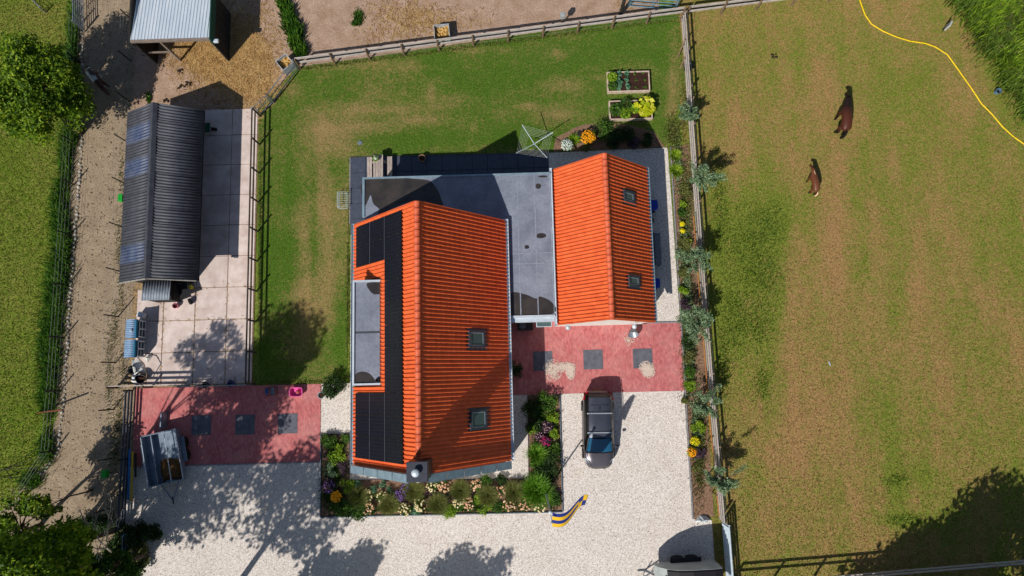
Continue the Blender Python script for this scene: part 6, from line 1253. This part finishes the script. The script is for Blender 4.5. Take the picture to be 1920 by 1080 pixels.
# ================================================================ HORSES
def horse(label, q, zc, scale, heading, coat, mane_mat, head_drop=0.0, step=.0, name='horse', forelock=None):
    c = P(*q, zc); t = thing(name, label, 'horse', (c.x, c.y, .01), heading)
    J = {'croup': ((0, -.42, 1.28), .27), 'rump': ((0, -.68, 1.18), .2), 'loin': ((0, -.05, 1.22), .27), 'girth': ((0, .3, 1.17), .28), 'chest': ((0, .55, 1.17), .22), 'neck1': ((0, .76, 1.32-head_drop*.3), .17), 'neck2': ((0, .98, 1.46-head_drop*.7), .13), 'poll': ((0, 1.16, 1.54-head_drop), .1), 'face': ((.02, 1.36, 1.38-head_drop*1.15), .095), 'muzzle': ((.03, 1.56, 1.2-head_drop*1.2), .065)}
    E_ = [('croup', 'rump'), ('croup', 'loin'), ('loin', 'girth'), ('girth', 'chest'), ('chest', 'neck1'), ('neck1', 'neck2'), ('neck2', 'poll'), ('poll', 'face'), ('face', 'muzzle')]
    for s, nm in ((-1, 'l'), (1, 'r')):
        f = step*s
        J['sh'+nm] = ((.15*s, .5, .95), .13); J['kn'+nm] = ((.16*s, .52+f*.5, .52), .062); J['ft'+nm] = ((.16*s, .5+f, .16), .045); J['ho'+nm] = ((.16*s, .54+f, .03), .055)
        J['hip'+nm] = ((.16*s, -.52, .98), .17); J['st'+nm] = ((.18*s, -.38-f*.3, .74), .11); J['hk'+nm] = ((.17*s, -.68-f*.6, .5), .062); J['hf'+nm] = ((.17*s, -.62-f, .16), .045); J['hh'+nm] = ((.17*s, -.57-f, .03), .055)
        E_ += [('chest', 'sh'+nm), ('sh'+nm, 'kn'+nm), ('kn'+nm, 'ft'+nm), ('ft'+nm, 'ho'+nm), ('croup', 'hip'+nm), ('hip'+nm, 'st'+nm), ('st'+nm, 'hk'+nm), ('hk'+nm, 'hf'+nm), ('hf'+nm, 'hh'+nm)]
    ks = list(J); me = bpy.data.meshes.new('body'); me.from_pydata([tuple(v*scale for v in J[k][0]) for k in ks], [(ks.index(a), ks.index(b)) for a, b in E_], [])
    tmp = bpy.data.objects.new('tmp_body', me); C.objects.link(tmp); sk = tmp.modifiers.new('skin', 'SKIN'); sk.branch_smoothing = .6
    sv_ = me.skin_vertices[0].data
    for i, k in enumerate(ks): sv_[i].radius = (J[k][1]*scale*1.32, J[k][1]*scale*1.25); sv_[i].use_root = k == 'croup'
    tmp.modifiers.new('sub', 'SUBSURF').levels = 2
    bpy.context.view_layer.update(); dg = bpy.context.evaluated_depsgraph_get(); bm_ = bpy.data.meshes.new_from_object(tmp.evaluated_get(dg)); bpy.data.objects.remove(tmp)
    bm_.name = 'body'; bm_.polygons.foreach_set('use_smooth', [True]*len(bm_.polygons)); ca = bm_.color_attributes.new('coat', 'FLOAT_COLOR', 'POINT')
    for i, v in enumerate(bm_.vertices): ca.data[i].color = coat(*(v.co/scale))
    mt = NT('coat_'+label[:12]); at = mt.n('ShaderNodeAttribute'); at.attribute_name = 'coat'; mt.set(color=mt.mix(1, at.outputs['Color'], mt.ramp(mt.noise(18, 4, .6), [(.3, .82), (.7, 1.1)]), 'MULTIPLY'), rough=.42, spec=.25); bm_.materials.clear(); bm_.materials.append(mt.m); link('body', bm_, t)
    s = scale; m = MB()
    for k in range(9):                                     # mane: overlapping locks down one side of the crest
        u = k/8; a = Vector((0, .66+.52*u, 1.47-head_drop*(.2+.8*u)+.12*u)); m.hexa([(a+Vector((-.02, -.05, .02)))*s, (a+Vector((.02, -.05, .02)))*s, (a+Vector((.02, .05, .03)))*s, (a+Vector((-.02, .05, .03)))*s], [(a+Vector((.13, -.07, -.16)))*s, (a+Vector((.16, -.07, -.15)))*s, (a+Vector((.16, .03, -.13)))*s, (a+Vector((.13, .03, -.14)))*s])
    m.build('mane', mane_mat, t, world=False)
    MB().tube([Vector((0, -.8, 1.24))*s, Vector((-.02, -.92, 1.1))*s, Vector((-.05, -.98, .8))*s, Vector((-.06, -.97, .5))*s], [.04*s, .06*s, .075*s, .02*s], 8).build('tail', mane_mat, t, smooth=True, world=False)
    for sx in (-1, 1): MB().lathe([(.035*s, 0), (.03*s, .05*s), (1e-4, .13*s)], (sx*.055*s, 1.15*s, (1.62-head_drop)*s), 6).build('ear', mt.m, t, world=False)
    for sx in (-1, 1): MB().ball((sx*.085*s, 1.28*s, (1.47-head_drop*1.1)*s), .022*s, 6).build('eye', M_BLACK, t, world=False)
    return t
def bay(x, y, z):
    k = min(1, max(0, (y-.1)/.6))**1.3; f = min(1, max(0, (.75-z)/.2)); a = Vector((.075, .021, .011)); b = Vector((.008, .006, .006)); q = a.lerp(b, max(k*.92, f)); return (*q, 1)
def chestnut(x, y, z):
    f = min(1, max(0, (.5-z)/.3)); q = Vector((.135, .045, .02)).lerp(Vector((.05, .025, .016)), f); return (*q, 1)
def pinto(x, y, z):
    n = float(fbm(x*2+3, y*2+z, .9)); d = n > .66 or y > .5 or (z < .7 and n > .5); return (.06, .022, .016, 1) if d else (.58, .6, .6, 1)
horse('bay horse with black mane and legs standing in the dry pasture', (1587, 222), 1.25, 1.1, R(-5), bay, col('black_hair', 18, 15, 14, rough=.7), .18, .16)
horse('small chestnut pony with flaxen mane standing in the dry pasture', (1528, 343), .85, .78, R(8), chestnut, col('flaxen_hair', 226, 190, 150, rough=.7), .25, .1, 'pony')
horse('brown and white pinto horse in the shade of the oak', (174, 142), 1.2, .95, R(-142), pinto, col('dark_hair', 40, 34, 34, rough=.7), .3, .1)
